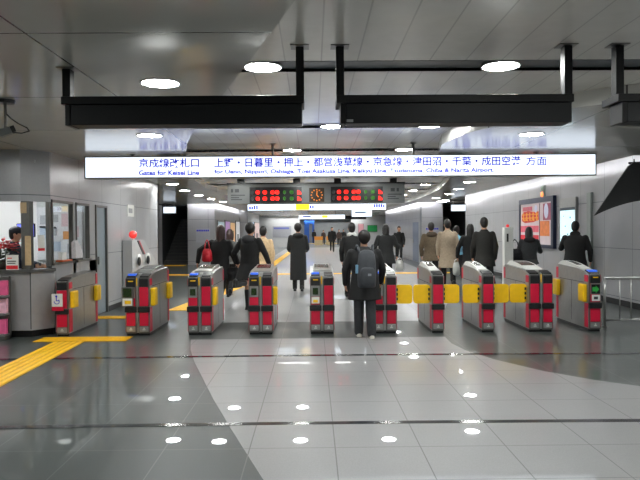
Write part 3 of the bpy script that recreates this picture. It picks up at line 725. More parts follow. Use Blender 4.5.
# ------------------------------------------------------------------ call posts and signs on walls
def call_post(x, y, hgt, label):
    t = empty('call_post', (x, y, 0), label, 'call post')
    MB().box(-.1, .1, -.08, .08, 0, hgt, .012).build('post', M_whitep, t)
    b = MB(); b.box(-.045, -.005, -.084, -.08, hgt - .32, hgt - .14); b.build('dark_slot', M_blackp, t)
    b = MB(); b.cyl((0, 0, hgt), (0, 0, hgt + .03), .03, n=14); b.ball((0, 0, hgt + .035), .035, (1, 1, .8)); b.build('red_lamp', mat('red_call_lamp', (225, 40, 44), .3, emit=.4, noise=.03), t)
    return t
call_post(4.27, 14, 1.6, 'slim white call post with a small red lamp before the right wall')
t = empty('help_console', (XL + .014, 13.6, 0), 'grey slope-topped console with a red ball lamp against the left wall behind the gates', 'console')
MB().prism([(0, 0), (0, 1.38), (.95, 1.38), (2.0, .86), (2.0, .72), (2.35, .72), (2.35, 0)], .0, .2, 'X').build('body', mat('pale_grey_console', (186, 187, 189), .4, .1, noise=.03), t)
b = MB(); b.cyl((.15, .25, 1.38), (.15, .25, 1.44), .03); b.build('lamp_stem', M_whitep, t)
b = MB(); b.ball((.15, .25, 1.5), .085); b.build('red_ball_lamp', mat('red_ball_lamp', (250, 64, 58), .3, emit=.5, noise=.02), t, True)
b = MB(); b.prism([(.38, 1.37), (.5, 1.37), (1.0, 1.05), (.85, 1.05)], .2, .208, 'X'); b.build('dark_stripe', M_ink_dark, t)
b = MB(); b.prism([(.5, 1.37), (.58, 1.37), (1.05, 1.05), (1.0, 1.05)], .2, .208, 'X'); b.build('red_stripe', mat('soft_red_stripe', (205, 84, 96), .5, noise=.05), t)
for y in (.3, 1.05):
    b = MB(); b.ball((.23, y + .12, .96), .15, (.35, 1, .8)); p = b.build('scoop', M_whitep, t, True)
    b = MB(); b.ball((.26, y + .02, .92), .1, (.4, .7, 1)); b.ball((.25, y + .25, .70), .08, (.4, 1, 1)); b.build('dark_opening', M_blackp, p, True)
t = empty('notice_plate', (XL, 14.0, 1.9), 'small white notice plate high on the left wall beyond the door', 'notice')
MB().box(0, .015, 0, .5, 0, .26).build('plate', M_whitep, t)
MB().box(.015, .018, .08, .36, .08, .18).build('print', mat('grey_print', (150, 152, 156), .5, noise=.1), t)
# right wall: advert, map display, signal, pilaster
t = empty('wall_advert', (6.2, 17.85, 1.05), 'large red and white advertising poster in a dark blue frame on the right wall', 'poster')
b = MB()
b.box(-.09, 0, -1.62, -1.46, 0, 1.36); b.box(-.09, 0, 1.0, 1.08, 0, 1.36); b.box(-.09, 0, -1.46, 1.0, 0, .09); b.box(-.09, 0, -1.46, 1.0, 1.22, 1.36)
b.build('frame', mat('dark_blue_frame', (30, 38, 66), .35, .2, noise=.06), t)
P = MB().box(-.06, -.03, -1.46, 1.0, .09, 1.22).build('poster', mat('poster_ground', (212, 196, 200), .5, emit=.12, noise=.08, nscale=4), t)
def ad(n, y0, y1, z0, z1, rgb, e=.12): MB().box(-.068, -.06, y0, y1, z0, z1).build(n, mat('ad_%d_%d_%d' % rgb, rgb, .5, emit=e, noise=.2, nscale=9), P)
ad('red_stripe', -.5, .98, .1, .34, (206, 30, 48)); ad('pink_stripe', -.5, .98, .42, .6, (214, 90, 110)); ad('pink_stripe', .0, .8, 1.02, 1.14, (196, 90, 110))
ad('orange_block', -1.3, -.62, .32, .72, (214, 120, 60)); ad('purple_block', -1.4, -.85, .74, 1.18, (150, 60, 90)); ad('dark_print', -.6, -.56, .1, 1.2, (60, 50, 70))
b = MB(); b.prism([(.86, .74), (.88, .92), (.7, 1.0), (.3, 1.02), (-.2, .98), (-.5, .99), (-.52, .76), (-.1, .7), (.6, .68)], -.068, -.06, 'X'); b.build('red_burst', mat('ad_red', (206, 46, 30), .5, emit=.12, noise=.15), P)
ra = random.Random(4)
for q in range(5):
    y0 = .72 - q * .27; b = MB()
    b.box(-.076, -.068, y0 - .11, y0 + .11, .80, .835); b.box(-.076, -.068, y0 - .12, y0 + .1, .9, .93)
    b.box(-.076, -.068, y0 - .02 + ra.uniform(-.05, .05), y0 + .03, .74, .97); b.prism([(y0 - .12, .73), (y0 - .08, .73), (y0 + .0, .86), (y0 - .03, .88)], -.076, -.068, 'X')
    if q % 2: b.prism([(y0 + .12, .73), (y0 + .08, .73), (y0 + .0, .86), (y0 + .03, .88)], -.076, -.068, 'X')
    b.build('orange_print', mat('ad_orange', (240, 166, 60), .5, emit=.12, noise=.25, nscale=14), P)
b = MB(); b.ball((-.068, -.3, 1.06), .12, (.06, .9, .9)); b.build('pale_burst', mat('ad_pale', (214, 214, 236), .5, emit=.12, noise=.1), P)
b = MB(); b.ball((-.075, -1.1, .98), .2, (.06, .8, 1)); b.build('pale_burst', mat('ad_pale', (214, 214, 236), .5), P)
t = empty('map_display', (6.2, 15.4, 1.0), 'tall pale lit map display on the right wall beside the framed advert', 'display')
MB().box(-.06, 0, -.5, .5, 0, 1.3).build('frame', M_steel, t)
MB().box(-.066, -.06, -.46, .42, .05, 1.0).build('lit_map', mat('lit_map', (206, 232, 238), .4, emit=.95, noise=.05, nscale=8), t)
MB().box(-.066, -.06, -.46, .42, 1.0, 1.07).build('title_bar', mat('map_title_bar', (52, 66, 80), .4, noise=.05), t)
b = MB()
for (y, z, h_) in ((-.2, .8, .05), (.1, .6, .04), (-.05, .4, .05), (.25, .3, .04), (.2, .85, .03)): b.box(-.07, -.066, y - .04, y + .04, z, z + h_)
b.build('print', mat('map_print', (150, 180, 196), .5, noise=.2), t)
t = empty('signal_lamp', (6.2, 17.1, 2.36), 'small wall lamp glowing orange above the advert on the right wall', 'signal lamp')
MB().box(-.05, 0, -.13, .13, 0, .36, .008).build('box', mat('grey_green_lamp_box', (140, 152, 146), .4, noise=.05), t)
MB().ball((-.055, 0, .12), .075, (.5, 1, 1)).build('orange_lamp', mat('orange_lamp', (255, 140, 80), .3, emit=1.6, noise=.02), t, True)
MB().ball((-.055, 0, .27), .06, (.5, 1, 1)).build('pale_lamp', mat('pale_lamp', (190, 214, 200), .3, noise=.02), t, True)
b = MB(); b.box(6.14, 6.2, 14.1, 14.3, 0, 2.36); struct(b.build('trim_6', mat('grey_green_pilaster', (150, 158, 154), .4, .2, noise=.04)))
# blue text plates on the far columns, far posters
for x, z, w_, lab in ((-5.15, 1.5, .66, 'white notice with a blue heading on the left column by the stairs'), (5.6, 1.5, .66, 'white notice with a blue heading on the right column by the stairs')):
    t = empty('column_notice', (x, 30, z), lab, 'notice')
    MB().box(-w_ / 2, w_ / 2, -.012, 0, -.45, .2).build('plate', mat('pale_notice', (172, 174, 182), .5, noise=.06, nscale=14), t)
    b = MB()
    for i in range(7): b.box(-w_ / 2 + .04 + i * .085, -w_ / 2 + .105 + i * .085, -.018, -.012, .07, .15)
    b.build('blue_heading', M_ink_blue, t)
for i, (y0, y1, z0, z1, c, lab) in enumerate(((30.7, 33, .85, 2.1, (176, 196, 204), 'pale blue lit poster nearest the left column'), (33.3, 35.2, .75, 2.15, (176, 140, 190), 'purple lit poster second on the far left wall'), (35.3, 37.4, .9, 2.1, (224, 182, 132), 'orange lit poster third on the far left wall'), (37.9, 39.8, .7, 2.2, (224, 226, 228), 'white poster just before the pilaster on the far left wall'), (45.4, 49.5, .7, 2.3, (150, 176, 210), 'blue lit poster beyond the pilaster on the far left wall'), (50, 54.4, .7, 2.3, (190, 170, 168), 'pinkish poster at the far end of the left wall'))):
    t = empty('wall_poster', (-4.6, (y0 + y1) / 2, z0), lab, 'poster', 'posters on the far left wall'); l = (y1 - y0) / 2
    MB().box(0, .05, -l, l, 0, z1 - z0).build('frame', M_steel_d, t)
    MB().box(.05, .056, -l + .07, l - .07, .06, z1 - z0 - .06).build('lit_sheet', mat('poster_%d' % i, c, .5, emit=.35, noise=.22, nscale=3), t)
    MB().box(.056, .06, -l * .5, l * .4, .3, .7).build('print', mat('poster_print_%d' % i, tuple(int(v * .6) for v in c), .5, emit=.1, noise=.3, nscale=6), t)
# far end
t = empty('blue_pillar', (-.45, 84, 0), 'blue square pillar at the far end of the concourse', 'pillar')
b = MB(); b.box(-.7, -.05, -.2, .2, 0, 2.9); b.build('left_shaft', mat('blue_pillar_paint', (42, 92, 178), .4, noise=.06), t)
b = MB(); b.box(.35, .62, -.2, .2, 0, 2.9); b.build('right_shaft', mat('blue_pillar_paint', (42, 92, 178), .4), t)
b = MB(); b.box(-.7, .62, -.15, .15, 2.5, 2.9); b.build('lintel', mat('blue_pillar_paint', (42, 92, 178), .4), t)
for x, w_, c, z, h_, lab in ((4.65, .5, (205, 150, 158), 1.3, .9, 'pink sheet on the white wall at the far right'), (5.75, .9, (40, 150, 80), 1.45, .6, 'small green sign on the white wall at the far right')):
    t = empty('wall_sign', (x, 62, z), lab, 'sign')
    MB().box(-w_ / 2, w_ / 2, -.04, 0, 0, h_).build('plate', mat('far_sign_%d' % c[0], c, .5, emit=.1, noise=.08), t)
    MB().box(-w_ / 2 - .03, w_ / 2 + .03, -.03, 0, -.03, h_ + .03).build('frame', M_steel_d, t)
t = empty('wall_sign', (-3.0, 62, 1.75), 'pale notice with a blue heading on the far left end wall', 'sign')
MB().box(-.9, .9, -.03, 0, -.8, .3).build('plate', mat('pale_notice', (172, 174, 182), .5), t); MB().box(-.8, .7, -.04, -.03, .0, .18).build('blue_heading', mat('dull_blue_print', (110, 120, 190), .5, noise=.1), t)
for x, lab in ((.6, 'low yellow and orange barrier left of centre at the far end'), (1.9, 'low yellow and orange barrier right of centre at the far end')):
    t = empty('barrier', (x, 70, 0), lab, 'barrier')
    MB().box(-.45, .45, 0, .2, .0, .55, .02).build('body', mat('beige_barrier', (190, 170, 130), .5, noise=.08), t)
    MB().box(-.46, .46, -.02, .0, .55, .95).build('top_panel', mat('orange_barrier', (220, 140, 50), .5, noise=.08), t)

# ------------------------------------------------------------------ camera, canopy
t = empty('security_camera', (-2.88, 6.06, ZS), 'security camera hanging from the ceiling at the upper left edge', 'security camera')
MB().cyl((0, 0, -.03), (0, 0, 0), .08, .09, 20).build('ceiling_mount', M_blackp, t)
MB().cyl((0, 0, -.27), (0, 0, -.03), .014).build('stem', M_steel_d, t)
m = MB(); rot = Matrix.Translation((0, 0, -.3)) @ Matrix.Rotation(R(-25), 4, 'Y') @ Matrix.Rotation(R(20), 4, 'Z')
m.box(-.08, .05, -.035, .035, -.032, .035, .008, rot); m.build('housing', M_boardg, t)
m = MB(); m.box(.05, .09, -.032, .032, -.03, .032, .006, rot); m.build('lens', M_blackp, t)
m = MB(); m.box(-.11, -.08, -.032, .032, -.03, .03, .006, rot); m.build('rear_cap', M_blackp, t)
m = MB(); m.tube([(.0, 0, -.12), (.05, .0, -.17), (.12, 0, -.22), (.2, 0, -.26), (.22, 0, -.29), (.15, 0, -.31), (.05, 0, -.3)], .006, 6); m.build('cable', M_blackp, t, True)
# sail-shaped dark canopy by the right edge
t = empty('canopy', (5.9, 11.6, 0), 'dark grey sail-shaped canopy with a pointed tip at the right edge', 'canopy')
def canopy_mesh():
    b = bmesh.new(); n = 12; rows = []
    Y = 11.6
    for i in range(n + 1):
        u = i / n                                # along from tip to the wall
        x = bx(596, Y) + (6.19 - bx(596, Y)) * u
        zt = 1.55 + (.24 + (1.19 - .24) * min(1, u / .54)) if u < .54 else 1.55 + 1.19
        zb = 1.55 + .24 + .28 * (1 - (1 - u) ** 2.2)
        yy = -.5 * math.sin(math.pi * u * .5) * .5
        rows.append([(x - 5.9, yy + d, z) for d in (0, .04) for z in (zb, zt)])
    vs = [[b.verts.new(p) for p in r] for r in rows]
    for a, c in zip(vs, vs[1:]):
        for i, j in ((0, 1), (1, 3), (3, 2), (2, 0)): b.faces.new((a[i], a[j], c[j], c[i]))
    b.faces.new((vs[0][0], vs[0][2], vs[0][3], vs[0][1])); b.faces.new((vs[-1][0], vs[-1][1], vs[-1][3], vs[-1][2]))
    bmesh.ops.recalc_face_normals(b, faces=b.faces[:]); m = MB(); m._add(b); return m
M_sail = mat('dark_grey_canopy_cloth', (38, 40, 41), .6, noise=.06, nscale=5)
canopy_mesh().build('sail', M_sail, t)
m = MB(); m.tube([(bx(630, 11.6) - 5.9, .0, 2.74), (.29, -.2, 2.74)], .02); m.build('top_bar', M_blackp, t)
m = MB(); m.tube([(bx(624, 11.6) - 5.9, -.14, 2.03), (bx(637, 11.6) - 5.9, -.2, 2.42)], .008); m.build('seam', M_blackp, t)
for x in (-.1, .22):
    m = MB(); m.cyl((x, -.1, 2.74), (x, -.1, ZS), .012, n=8); m.build('hanger', M_blackp, t)

# ------------------------------------------------------------------ people
def person(label, x, y, rz, h, top, legs_m, hair=None, style='short', hem=.46, flare=1.05, swing=(18, -18), knee=(4, 25), arms=((12, 8, 15), (-12, 8, 15)), lean=3,
           shoes=None, girth=1.0, bare=False, vox=.009, collar=None, turn=0, hands=True, boots=False, skirt=None, hood=None, loose=1.0):
    """h height; hem = coat hem as a share of h; swing/knee/arms per side (left, right); arms = (swing, away, elbow)"""
    t = empty('person', (x, y, 0), label, 'person', rz=R(rz))
    hair = hair or M_hair; shoes = shoes or M_blackp
    k = h / 1.72
    hip = .92 * k; shz = 1.40 * k; ln = R(lean)
    def lp(px, py, z):          # lean the upper body about the hip
        d = z - hip
        return Vector((px, py * 1 + math.sin(ln) * d, hip + math.cos(ln) * d))
    # legs
    legs = []
    for i, s in enumerate((-1, 1)):
        a = R(swing[i]); kn = R(knee[i])
        hp = Vector((s * .09 * k, 0, hip)); th = .43 * k; shn = .43 * k
        kp = hp + Vector((0, math.sin(a) * th, -math.cos(a) * th))
        a2 = a - kn
        ap = kp + Vector((0, math.sin(a2) * shn, -math.cos(a2) * shn))
        legs.append([hp, kp, ap, a2])
    low = min(l[2].z for l in legs) - .075 * k
    dz = Vector((0, 0, -low))
    for l in legs:
        for i in range(3): l[i] = l[i] + dz
    hip += dz.z; shz += dz.z
    # arms
    arms_p = []
    for i, s in enumerate((-1, 1)):
        sw, aw, el = arms[i]
        sp = lp(s * .185 * k * girth, 0, shz - .02 * k)
        a = R(sw); ab = R(aw)
        d1 = Vector((s * math.sin(ab), math.sin(a) * math.cos(ab), -math.cos(a) * math.cos(ab)))
        ep = sp + d1 * .29 * k
        a2 = a + R(el)
        d2 = Vector((s * math.sin(ab) * .3 - s * .12, math.sin(a2), -math.cos(a2))).normalized()
        wp = ep + d2 * .25 * k
        arms_p.append((sp, ep, wp, d2, s))
    hc = lp(0, .02 * k, shz + .21 * k); tq = Quaternion((0, 0, 1), R(turn))
    def hd(v): return hc + tq @ Vector(v) * k
    # body: one remeshed surface
    b = MB()
    b.loft([(lp(0, 0, hip - .06 * k), .14 * k, .1 * k), (lp(0, 0, hip), .165 * k * girth, .115 * k), (lp(0, 0, hip + .2 * k), .135 * k * girth, .1 * k), (lp(0, 0, hip + .38 * k), .165 * k * girth, .115 * k), (lp(0, 0, shz - .02 * k), .17 * k * girth, .09 * k), (lp(0, 0, shz + .04 * k), .07 * k, .06 * k)])
    b.cap(lp(0, 0, shz), hd((0, 0, -.06)), .062 * k, .055 * k)
    b.ball(hd((0, 0, .01)), .1 * k, (.78, .95, 1.18), 18, tq); b.ball(hd((0, .02, -.05)), .07 * k, (.85, 1, 1), 14, tq)
    b.cap(hd((0, .09, .015)), hd((0, .108, -.018)), .010 * k, .015 * k)                  # nose
    b.ball(hd((0, .088, -.055)), .02 * k, (1.3, .6, .4), 10, tq)                           # lips
    for s in (-1, 1): b.ball(hd((s * .08, 0, 0)), .03 * k, (.4, .7, 1), 10, tq)           # ears
    for hp, kp, ap, a2 in legs:
        b.cap(hp, kp, .082 * k, .055 * k); b.cap(kp, ap, .056 * k, .038 * k)
        b.cap(ap - Vector((0, .03, .03)) * k, ap + Vector((0, .13, -.045)) * k, .034 * k, .026 * k)
    for sp, ep, wp, d2, s in arms_p:
        b.cap(sp, ep, .05 * k, .04 * k); b.cap(ep, wp, .04 * k, .027 * k)
        inw = Vector((-s, 0, 0)); fw = d2.cross(inw).normalized()
        pm = wp + d2 * .05 * k
        b.ball(pm, .042 * k, (.5, .9, 1.15), 10, Vector((0, 0, -1)).rotation_difference(d2))
        if hands:
            for j in range(4):
                f0 = wp + d2 * .085 * k + fw * (j - 1.5) * .019 * k
                l = (.034, .04, .037, .028)[j] * k
                f1 = f0 + (d2 * .95 + inw * .25).normalized() * l; f2 = f1 + (d2 * .65 + inw * .75).normalized() * l * .85
                b.cap(f0, f1, .0095 * k, .009 * k); b.cap(f1, f2, .009 * k, .0078 * k)
            th0 = wp + d2 * .035 * k + fw * .03 * k
            th1 = th0 + (d2 * .7 + fw * .7 + inw * .2).normalized() * .036 * k; b.cap(th0, th1, .012 * k, .010 * k)
            b.cap(th1, th1 + (d2 * .9 + inw * .5).normalized() * .028 * k, .010 * k, .0085 * k)
    b.build('body', M_skin, t, voxel=vox)
    # eyes and hair
    for s in (-1, 1): MB().ball(hd((s * .032, .082, .02)), .013 * k, (1, .6, .7), 8, tq).build('eye', M_eye, t, True)
    b = MB()
    b.ball(hd((0, -.014, .035)), .105 * k, (.86, .98, 1.1), 18, tq)
    if style != 'bald': b.ball(hd((0, -.045, -.01)), .085 * k, (.95, .8, 1.05), 16, tq)
    if style in ('long', 'bob'):
        lo = -.13 if style == 'bob' else -.24
        b.cap(hd((0, -.05, .0)), hd((0, -.07, lo)), .085 * k, .07 * k)
        for s in (-1, 1): b.cap(hd((s * .065, -.01, .02)), hd((s * .07, -.03, lo * .9)), .036 * k, .03 * k)
    if style == 'full':
        b.ball(hd((0, -.03, .03)), .118 * k, (.9, .9, 1), 16, tq)
    hm = MB(); hm.bm = b.bm
    ho = hm.build('hair', hair, t, voxel=.012)
    # keep the face clear of hair
    bmh = bmesh.new(); bmh.from_mesh(ho.data)
    fwd = tq @ Vector((0, 1, 0))
    dl = [v for v in bmh.verts if (v.co - hc).dot(fwd) > .052 * k and (v.co - hc).z < .055 * k]
    bmesh.ops.delete(bmh, geom=dl, context='VERTS'); bmh.to_mesh(ho.data); bmh.free()
    if style == 'cap':
        b = MB(); b.ball(hd((0, 0, .07)), .115 * k, (.92, 1, .7), 16, tq); b.prism([(-.08 * k, 0), (.08 * k, 0), (.06 * k, .07 * k), (-.06 * k, .07 * k)], 0, .012, 'Z')
        b.bm.verts.ensure_lookup_table()
        for v in b.bm.verts[-8:]: v.co = hc + tq @ (Vector(v.co) + Vector((0, .085 * k, .065 * k)))
        b.build('cap', mat('navy_cap', (30, 32, 44), .5, noise=.1), t, True)
    # trousers / skirt
    if not bare:
        b = MB()
        b.loft([(Vector((0, 0, hip - .1 * k)), .15 * k, .11 * k), (lp(0, 0, hip), .175 * k * girth, .125 * k), (lp(0, 0, hip + .1 * k), .15 * k * girth, .115 * k)])
        for hp, kp, ap, a2 in legs:
            b.cap(hp, kp, .097 * k, .07 * k * loose); b.cap(kp, ap + Vector((0, 0, .005)), .07 * k * loose, .06 * k * loose)
            b.ball(kp + Vector((0, -.01, -.05)) * k, .072 * k)
        b.build('trousers', legs_m, t, voxel=.012)
    # shoes
    for hp, kp, ap, a2 in legs:
        b = MB(); c = ap
        b.cap(c + Vector((0, -.03, -.03)) * k, c + Vector((0, .15, -.042)) * k, .044 * k, .036 * k)
        b.box(c.x - .042 * k, c.x + .042 * k, c.y - .075 * k, c.y + .17 * k, c.z - .075 * k, c.z - .055 * k, .006)
        b.cap(c + Vector((0, -.01, 0)) * k, c + Vector((0, -.01, .05)) * k, .05 * k, .05 * k)
        if boots: b.cap(c + Vector((0, -.005, .0)) * k, c.lerp(kp, .72), .05 * k, .062 * k)
        b.build('boot' if boots else 'shoe', shoes, t, voxel=.01)
    # coat: torso, skirt of the coat and sleeves
    b = MB()
    hz = hem * h
    rings = []
    if hz < hip:
        fl = flare
        mid = (legs[0][1] + legs[1][1]) / 2
        n = 4
        for i in range(n + 1):
            u = i / n; z = hz + (hip - hz) * u
            spread = abs(legs[0][1].y - legs[1][1].y) * .4 * (1 - u)
            rings.append((Vector((0, mid.y * (1 - u) * .5, z)), (.185 + .03 * (1 - u)) * k * girth * (1 + (fl - 1) * (1 - u)), (.14 + .025 * (1 - u)) * k * (1 + (fl - 1) * (1 - u)) + spread * .6))
    else: rings.append((lp(0, 0, hz), .175 * k * girth, .13 * k))
    rings += [(lp(0, 0, hip + .14 * k), .172 * k * girth, .132 * k), (lp(0, 0, hip + .3 * k), .188 * k * girth, .138 * k), (lp(0, 0, shz - .1 * k), .2 * k * girth, .13 * k), (lp(0, 0, shz - .01 * k), .185 * k * girth, .105 * k), (lp(0, 0, shz + .05 * k), .09 * k, .08 * k), (lp(0, .0, shz + .085 * k), .072 * k, .07 * k)]
    b.loft(rings)
    for sp, ep, wp, d2, s in arms_p:
        b.cap(sp + Vector((-s * .02, 0, -.01)) * k, ep, .075 * k, .062 * k); b.cap(ep, wp, .062 * k, .048 * k)
    b.build('coat', top, t, voxel=.013)
    if collar:
        b = MB(); b.cap(lp(-.05 * k, -.01, shz + .06 * k), lp(.05 * k, -.01, shz + .06 * k), .066 * k, .066 * k); b.build('collar', collar, t, voxel=.012)
    if hood:
        b = MB(); b.ball(lp(0, -.09 * k, shz + .02 * k), .1 * k, (1.5, .75, .8), 14); b.build('hood', hood, t, voxel=.012)
    bpy.context.view_layer.update()
    t_hands = [t.matrix_world @ (wp + d2 * .08 * k) for sp, ep, wp, d2, s in arms_p]
    return t, t_hands

def cloth(n, rgb, r=.8): return mat(n, rgb, r, noise=.14, nscale=22)
blk = cloth('black_coat_cloth', (17, 17, 18)); blk2 = cloth('charcoal_coat_cloth', (30, 31, 32)); dgrey = cloth('dark_grey_trouser_cloth', (44, 46, 49))
beige = cloth('beige_coat_cloth', (166, 149, 128)); olive = cloth('olive_brown_coat_cloth', (98, 84, 66)); grey = cloth('grey_jacket_cloth', (84, 84, 84))
lblue = cloth('light_blue_jacket_cloth', (130, 190, 220)); tan = cloth('tan_jacket_cloth', (196, 168, 130)); brown = cloth('brown_jacket_cloth', (74, 58, 52))
whites = mat('white_shoe_leather', (214, 210, 200), .5, noise=.05)
def PX(px, D): return (px - 313) * D / F

# the one in front with the backpack
p, hnd = person('person in a black jacket and white shoes walking between the gates with a grey backpack', PX(364.5, 9.25), 9.25, 3, 1.53, blk, dgrey, style='full', hem=.36, flare=1.05, swing=(12, -4), knee=(10, 8), arms=((2, 16, 20), (6, 14, 25)), shoes=whites, girth=1.26, vox=.008, lean=4, loose=1.25)
bp = empty('backpack', (PX(366.5, 9.0), 9.0, .75), 'dark grey backpack on the person walking through the gates', 'backpack', rz=R(3))
def soft_box(w_, d_, h_, zc=None):
    m = MB(); m.loft([(Vector((0, 0, h_ * u)), w_ / 2 * f, d_ / 2 * g) for u, f, g in ((0, .8, .7), (.03, .95, .95), (.3, 1, 1), (.65, .97, .9), (.88, .85, .72), (.97, .62, .5), (1, .3, .3))])
    return m
soft_box(.27, .2, .53).build('pack', cloth('grey_backpack_cloth', (62, 65, 70)), bp, True)
m = soft_box(.22, .1, .26); bmesh.ops.translate(m.bm, vec=(0, -.08, .03), verts=m.bm.verts[:]); m.build('front_pocket', cloth('grey_backpack_pocket', (54, 57, 62)), bp, True)
for s in (-1, 1): MB().tube([(s * .09, .06, .46), (s * .105, .12, .56), (s * .115, .2, .585), (s * .12, .29, .5)], .018, 8).build('strap', cloth('grey_backpack_pocket', (54, 57, 62)), bp, True)
MB().cyl((-.135, -.01, .2), (-.135, -.01, .32), .025, n=10).build('side_bottle', mat('pale_blue_bottle', (120, 160, 190), .3, noise=.05), bp)
MB().box(.0, .045, -.142, -.125, .17, .2).build('tag', mat('pale_tag', (130, 135, 140), .5, noise=.05), bp)

def handbag(x, y, z, w_, h_, d_, m, label, cat='handbag', strap=.35, rz=0, sm=None):
    t = empty('handbag' if cat == 'handbag' else 'carrier_bag', (x, y, z), label, cat, rz=R(rz))
    b = MB(); b.prism([(-w_ / 2, .02), (-w_ * .4, 0), (w_ * .4, 0), (w_ / 2, .02), (w_ * .46, h_ * .7), (w_ * .3, h_), (-w_ * .3, h_), (-w_ * .46, h_ * .7)], -d_ / 2, d_ / 2, 'Y')
    bmesh.ops.bevel(b.bm, geom=b.bm.edges[:], offset=.015, segments=2, affect='EDGES'); b.build('pouch', m, t, True)
    b = MB(); b.box(-w_ * .3, w_ * .3, -d_ / 2 - .006, -d_ / 2 + .01, h_ * .55, h_ * .66); b.build('flap_seam', sm or m, t)
    b = MB(); b.tube([(-w_ * .28, 0, h_ * .95), (-w_ * .18, 0, h_ + strap * .7), (0, 0, h_ + strap), (w_ * .18, 0, h_ + strap * .7), (w_ * .28, 0, h_ * .95)], .011, 6); b.build('strap', m, t, True)
    return t
M_redbag = mat('red_leather', (200, 24, 44), .35, noise=.08); M_bbag = mat('black_leather', (24, 24, 27), .4, noise=.1)
def carry(hand, w_, h_, d_, m, label, cat, strap=.1, dx=0, rz=0): return handbag(hand.x + dx, hand.y, hand.z - h_ - strap + .01, w_, h_, d_, m, label, cat, strap, rz)

wx, wy = PX(220, 13.0), 13.0
person('person with long brown hair in a black coat, red bag on one shoulder', wx, wy, -12, 1.65, blk, blk, hair=M_hairb, style='long', hem=.36, swing=(8, -12), knee=(5, 25), arms=((-22, 52, 12), (10, 12, 40)), shoes=M_blackp, girth=1.12)
handbag(PX(207.5, 12.85), 12.80, .95, .19, .26, .12, M_redbag, 'glossy red shoulder bag hanging at the side of the long-haired person in black', strap=.18, rz=-10)
person('person in a grey jacket half hidden behind the one with the red bag', PX(229.5, 15.0), 15.0, -4, 1.60, grey, blk, hair=M_hairb, style='bob', hem=.5, girth=1.0)
p, hnd = person('person in a short black coat and black boots stepping forward with a dark handbag', PX(249.5, 12.6), 12.6, -26, 1.69, blk, blk, style='full', hem=.34, flare=1.22, swing=(6, -32), knee=(3, 60), arms=((-8, 30, 45), (12, 20, 25)), bare=True, boots=True, girth=1.18, vox=.008, hood=cloth('grey_scarf', (66, 66, 70)))
carry(hnd[0], .26, .28, .14, M_bbag, 'dark handbag held by the person in the short black coat', 'handbag', .04, dx=-.11)
person('person in a tan jacket just beyond the one with the dark handbag', PX(263, 14.6), 14.6, 0, 1.66, tan, blk2, style='short', hem=.48, hair=M_hair)
person('person alone in a long charcoal coat and boots walking down the middle', PX(298, 16.5), 16.5, 2, 1.72, blk2, blk, style='full', hem=.17, flare=.92, swing=(5, -5), knee=(3, 8), arms=((4, 7, 70), (4, 7, 70)), girth=1.1, hood=blk2, boots=True)
person('person in black with a white collar, partly behind the backpack wearer', PX(352, 14.8), 14.8, 5, 1.73, blk, blk, style='short', hem=.42, collar=M_whitep, girth=1.05)
p, hnd = person('person in a dark coat just right of the backpack wearer, carrying a white bag', PX(386, 18), 18, -3, 1.72, blk2, blk, style='bob', hem=.36, girth=1.2, arms=((8, 18, 20), (4, 20, 8)))
carry(hnd[1], .22, .3, .1, M_whitep, 'white carrier bag held by the person in the dark coat in the middle', 'bag', .07, dx=.07)
person('dark figure walking far off beyond the white carrier bag in the middle', PX(399, 31), 31, 175, 1.74, blk, blk2, style='short', hem=.42, swing=(16, -16), vox=.012, girth=1.1)
p, hnd = person('person in an olive brown coat walking left of the beige coat', PX(431.5, 17.6), 17.6, -3, 1.76, olive, blk, style='short', hem=.40, girth=1.12, hood=cloth('dark_brown_hood', (70, 58, 46)), arms=((6, 12, 10), (-6, 12, 8)))
carry(hnd[1], .2, .34, .1, mat('rust_red_bag', (140, 62, 44), .5, noise=.1), 'rust-coloured bag held low by the person in the olive brown coat', 'bag', .1, dx=.06)
person('person in a long beige trench coat walking away beyond the closed yellow flaps', PX(448, 16.9), 16.9, -2, 1.80, beige, blk, style='short', hem=.31, flare=1.08, swing=(12, -12), knee=(8, 20), arms=((6, 9, 12), (-6, 9, 10)), girth=1.06)
person('person in a light blue jacket mostly hidden by the beige trench coat', PX(457, 18.6), 18.6, 0, 1.66, lblue, blk2, style='short', hem=.5, arms=((4, 10, 10), (4, 24, 6)))
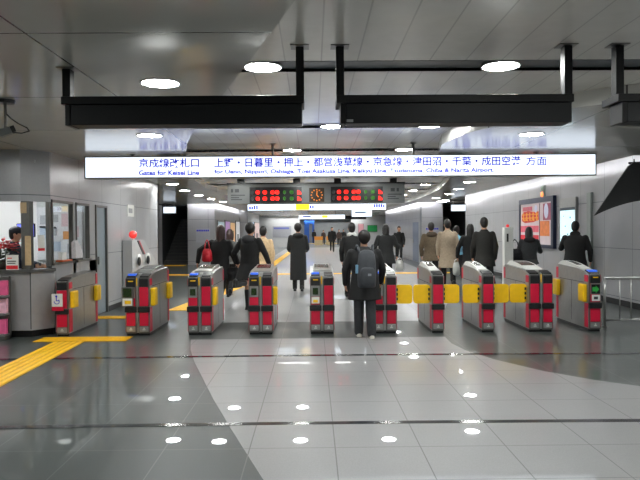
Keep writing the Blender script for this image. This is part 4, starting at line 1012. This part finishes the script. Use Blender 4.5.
p, hnd = person('long-haired person in a black coat carrying a white bag, left of a couple', PX(471, 16.5), 16.5, 0, 1.70, blk, blk, style='long', hem=.34, girth=1.12, arms=((6, 22, 14), (4, 8, 10)))
carry(hnd[0], .18, .34, .09, M_whitep, 'white carrier bag held by the long-haired person of the couple in black', 'bag', .08, dx=-.03)
person('tall person in a dark coat, right one of a couple', PX(485, 14.9), 14.9, 0, 1.83, cloth('dark_green_black_coat', (30, 29, 26)), blk2, style='short', hem=.38, girth=1.06, hair=M_hair)
wx2, wy2 = PX(530, 15.0), 15.0
person('person with long black hair in a grey padded jacket before the advert', wx2, wy2, -10, 1.60, cloth('slate_jacket', (52, 54, 56)), blk, style='long', hem=.46, arms=((10, 14, 40), (20, 18, 70)), girth=1.08, hood=blk2)
handbag(PX(516, 14.8), 14.85, .80, .34, .3, .14, M_bbag, 'black shoulder bag at the side of the person in the grey padded jacket', strap=.22)
person('person in a black jacket standing before the lit map', PX(576, 13.8), 13.8, -35, 1.68, blk, blk2, style='short', hem=.44, girth=1.26, arms=((26, 20, 70), (6, 14, 20)), swing=(2, -2), knee=(2, 2), collar=blk)
person('attendant in a dark cap and navy uniform behind the booth counter', -5.0, 10.7, -80, 1.62, cloth('navy_uniform', (36, 42, 58)), blk, style='cap', hem=.48, arms=((25, 8, 50), (25, 8, 50)), swing=(0, 0), knee=(0, 0))
# far off
person('lone dark figure standing in the middle of the far concourse', PX(332, 47), 47, 180, 1.80, blk, blk, style='short', hem=.42, swing=(6, -6), vox=.014, girth=1.15)
person('tiny dark figure beside the blue pillar at the far end', .12, 80, 0, 1.75, blk, blk2, style='short', vox=.016, hands=False)
person('tiny figure in brown standing far off right of centre', PX(339.0, 64), 64, 180, 1.7, brown, blk, style='short', vox=.016, hands=False)
person('tiny figure in dark grey at the far right of the passage', PX(343.5, 66), 66, 180, 1.7, blk2, blk, style='short', vox=.016, hands=False)
person('tiny figure in a brown jacket near the far barriers', PX(323.5, 72.6), 72.6, 180, 1.65, brown, blk, style='short', vox=.016, hands=False)
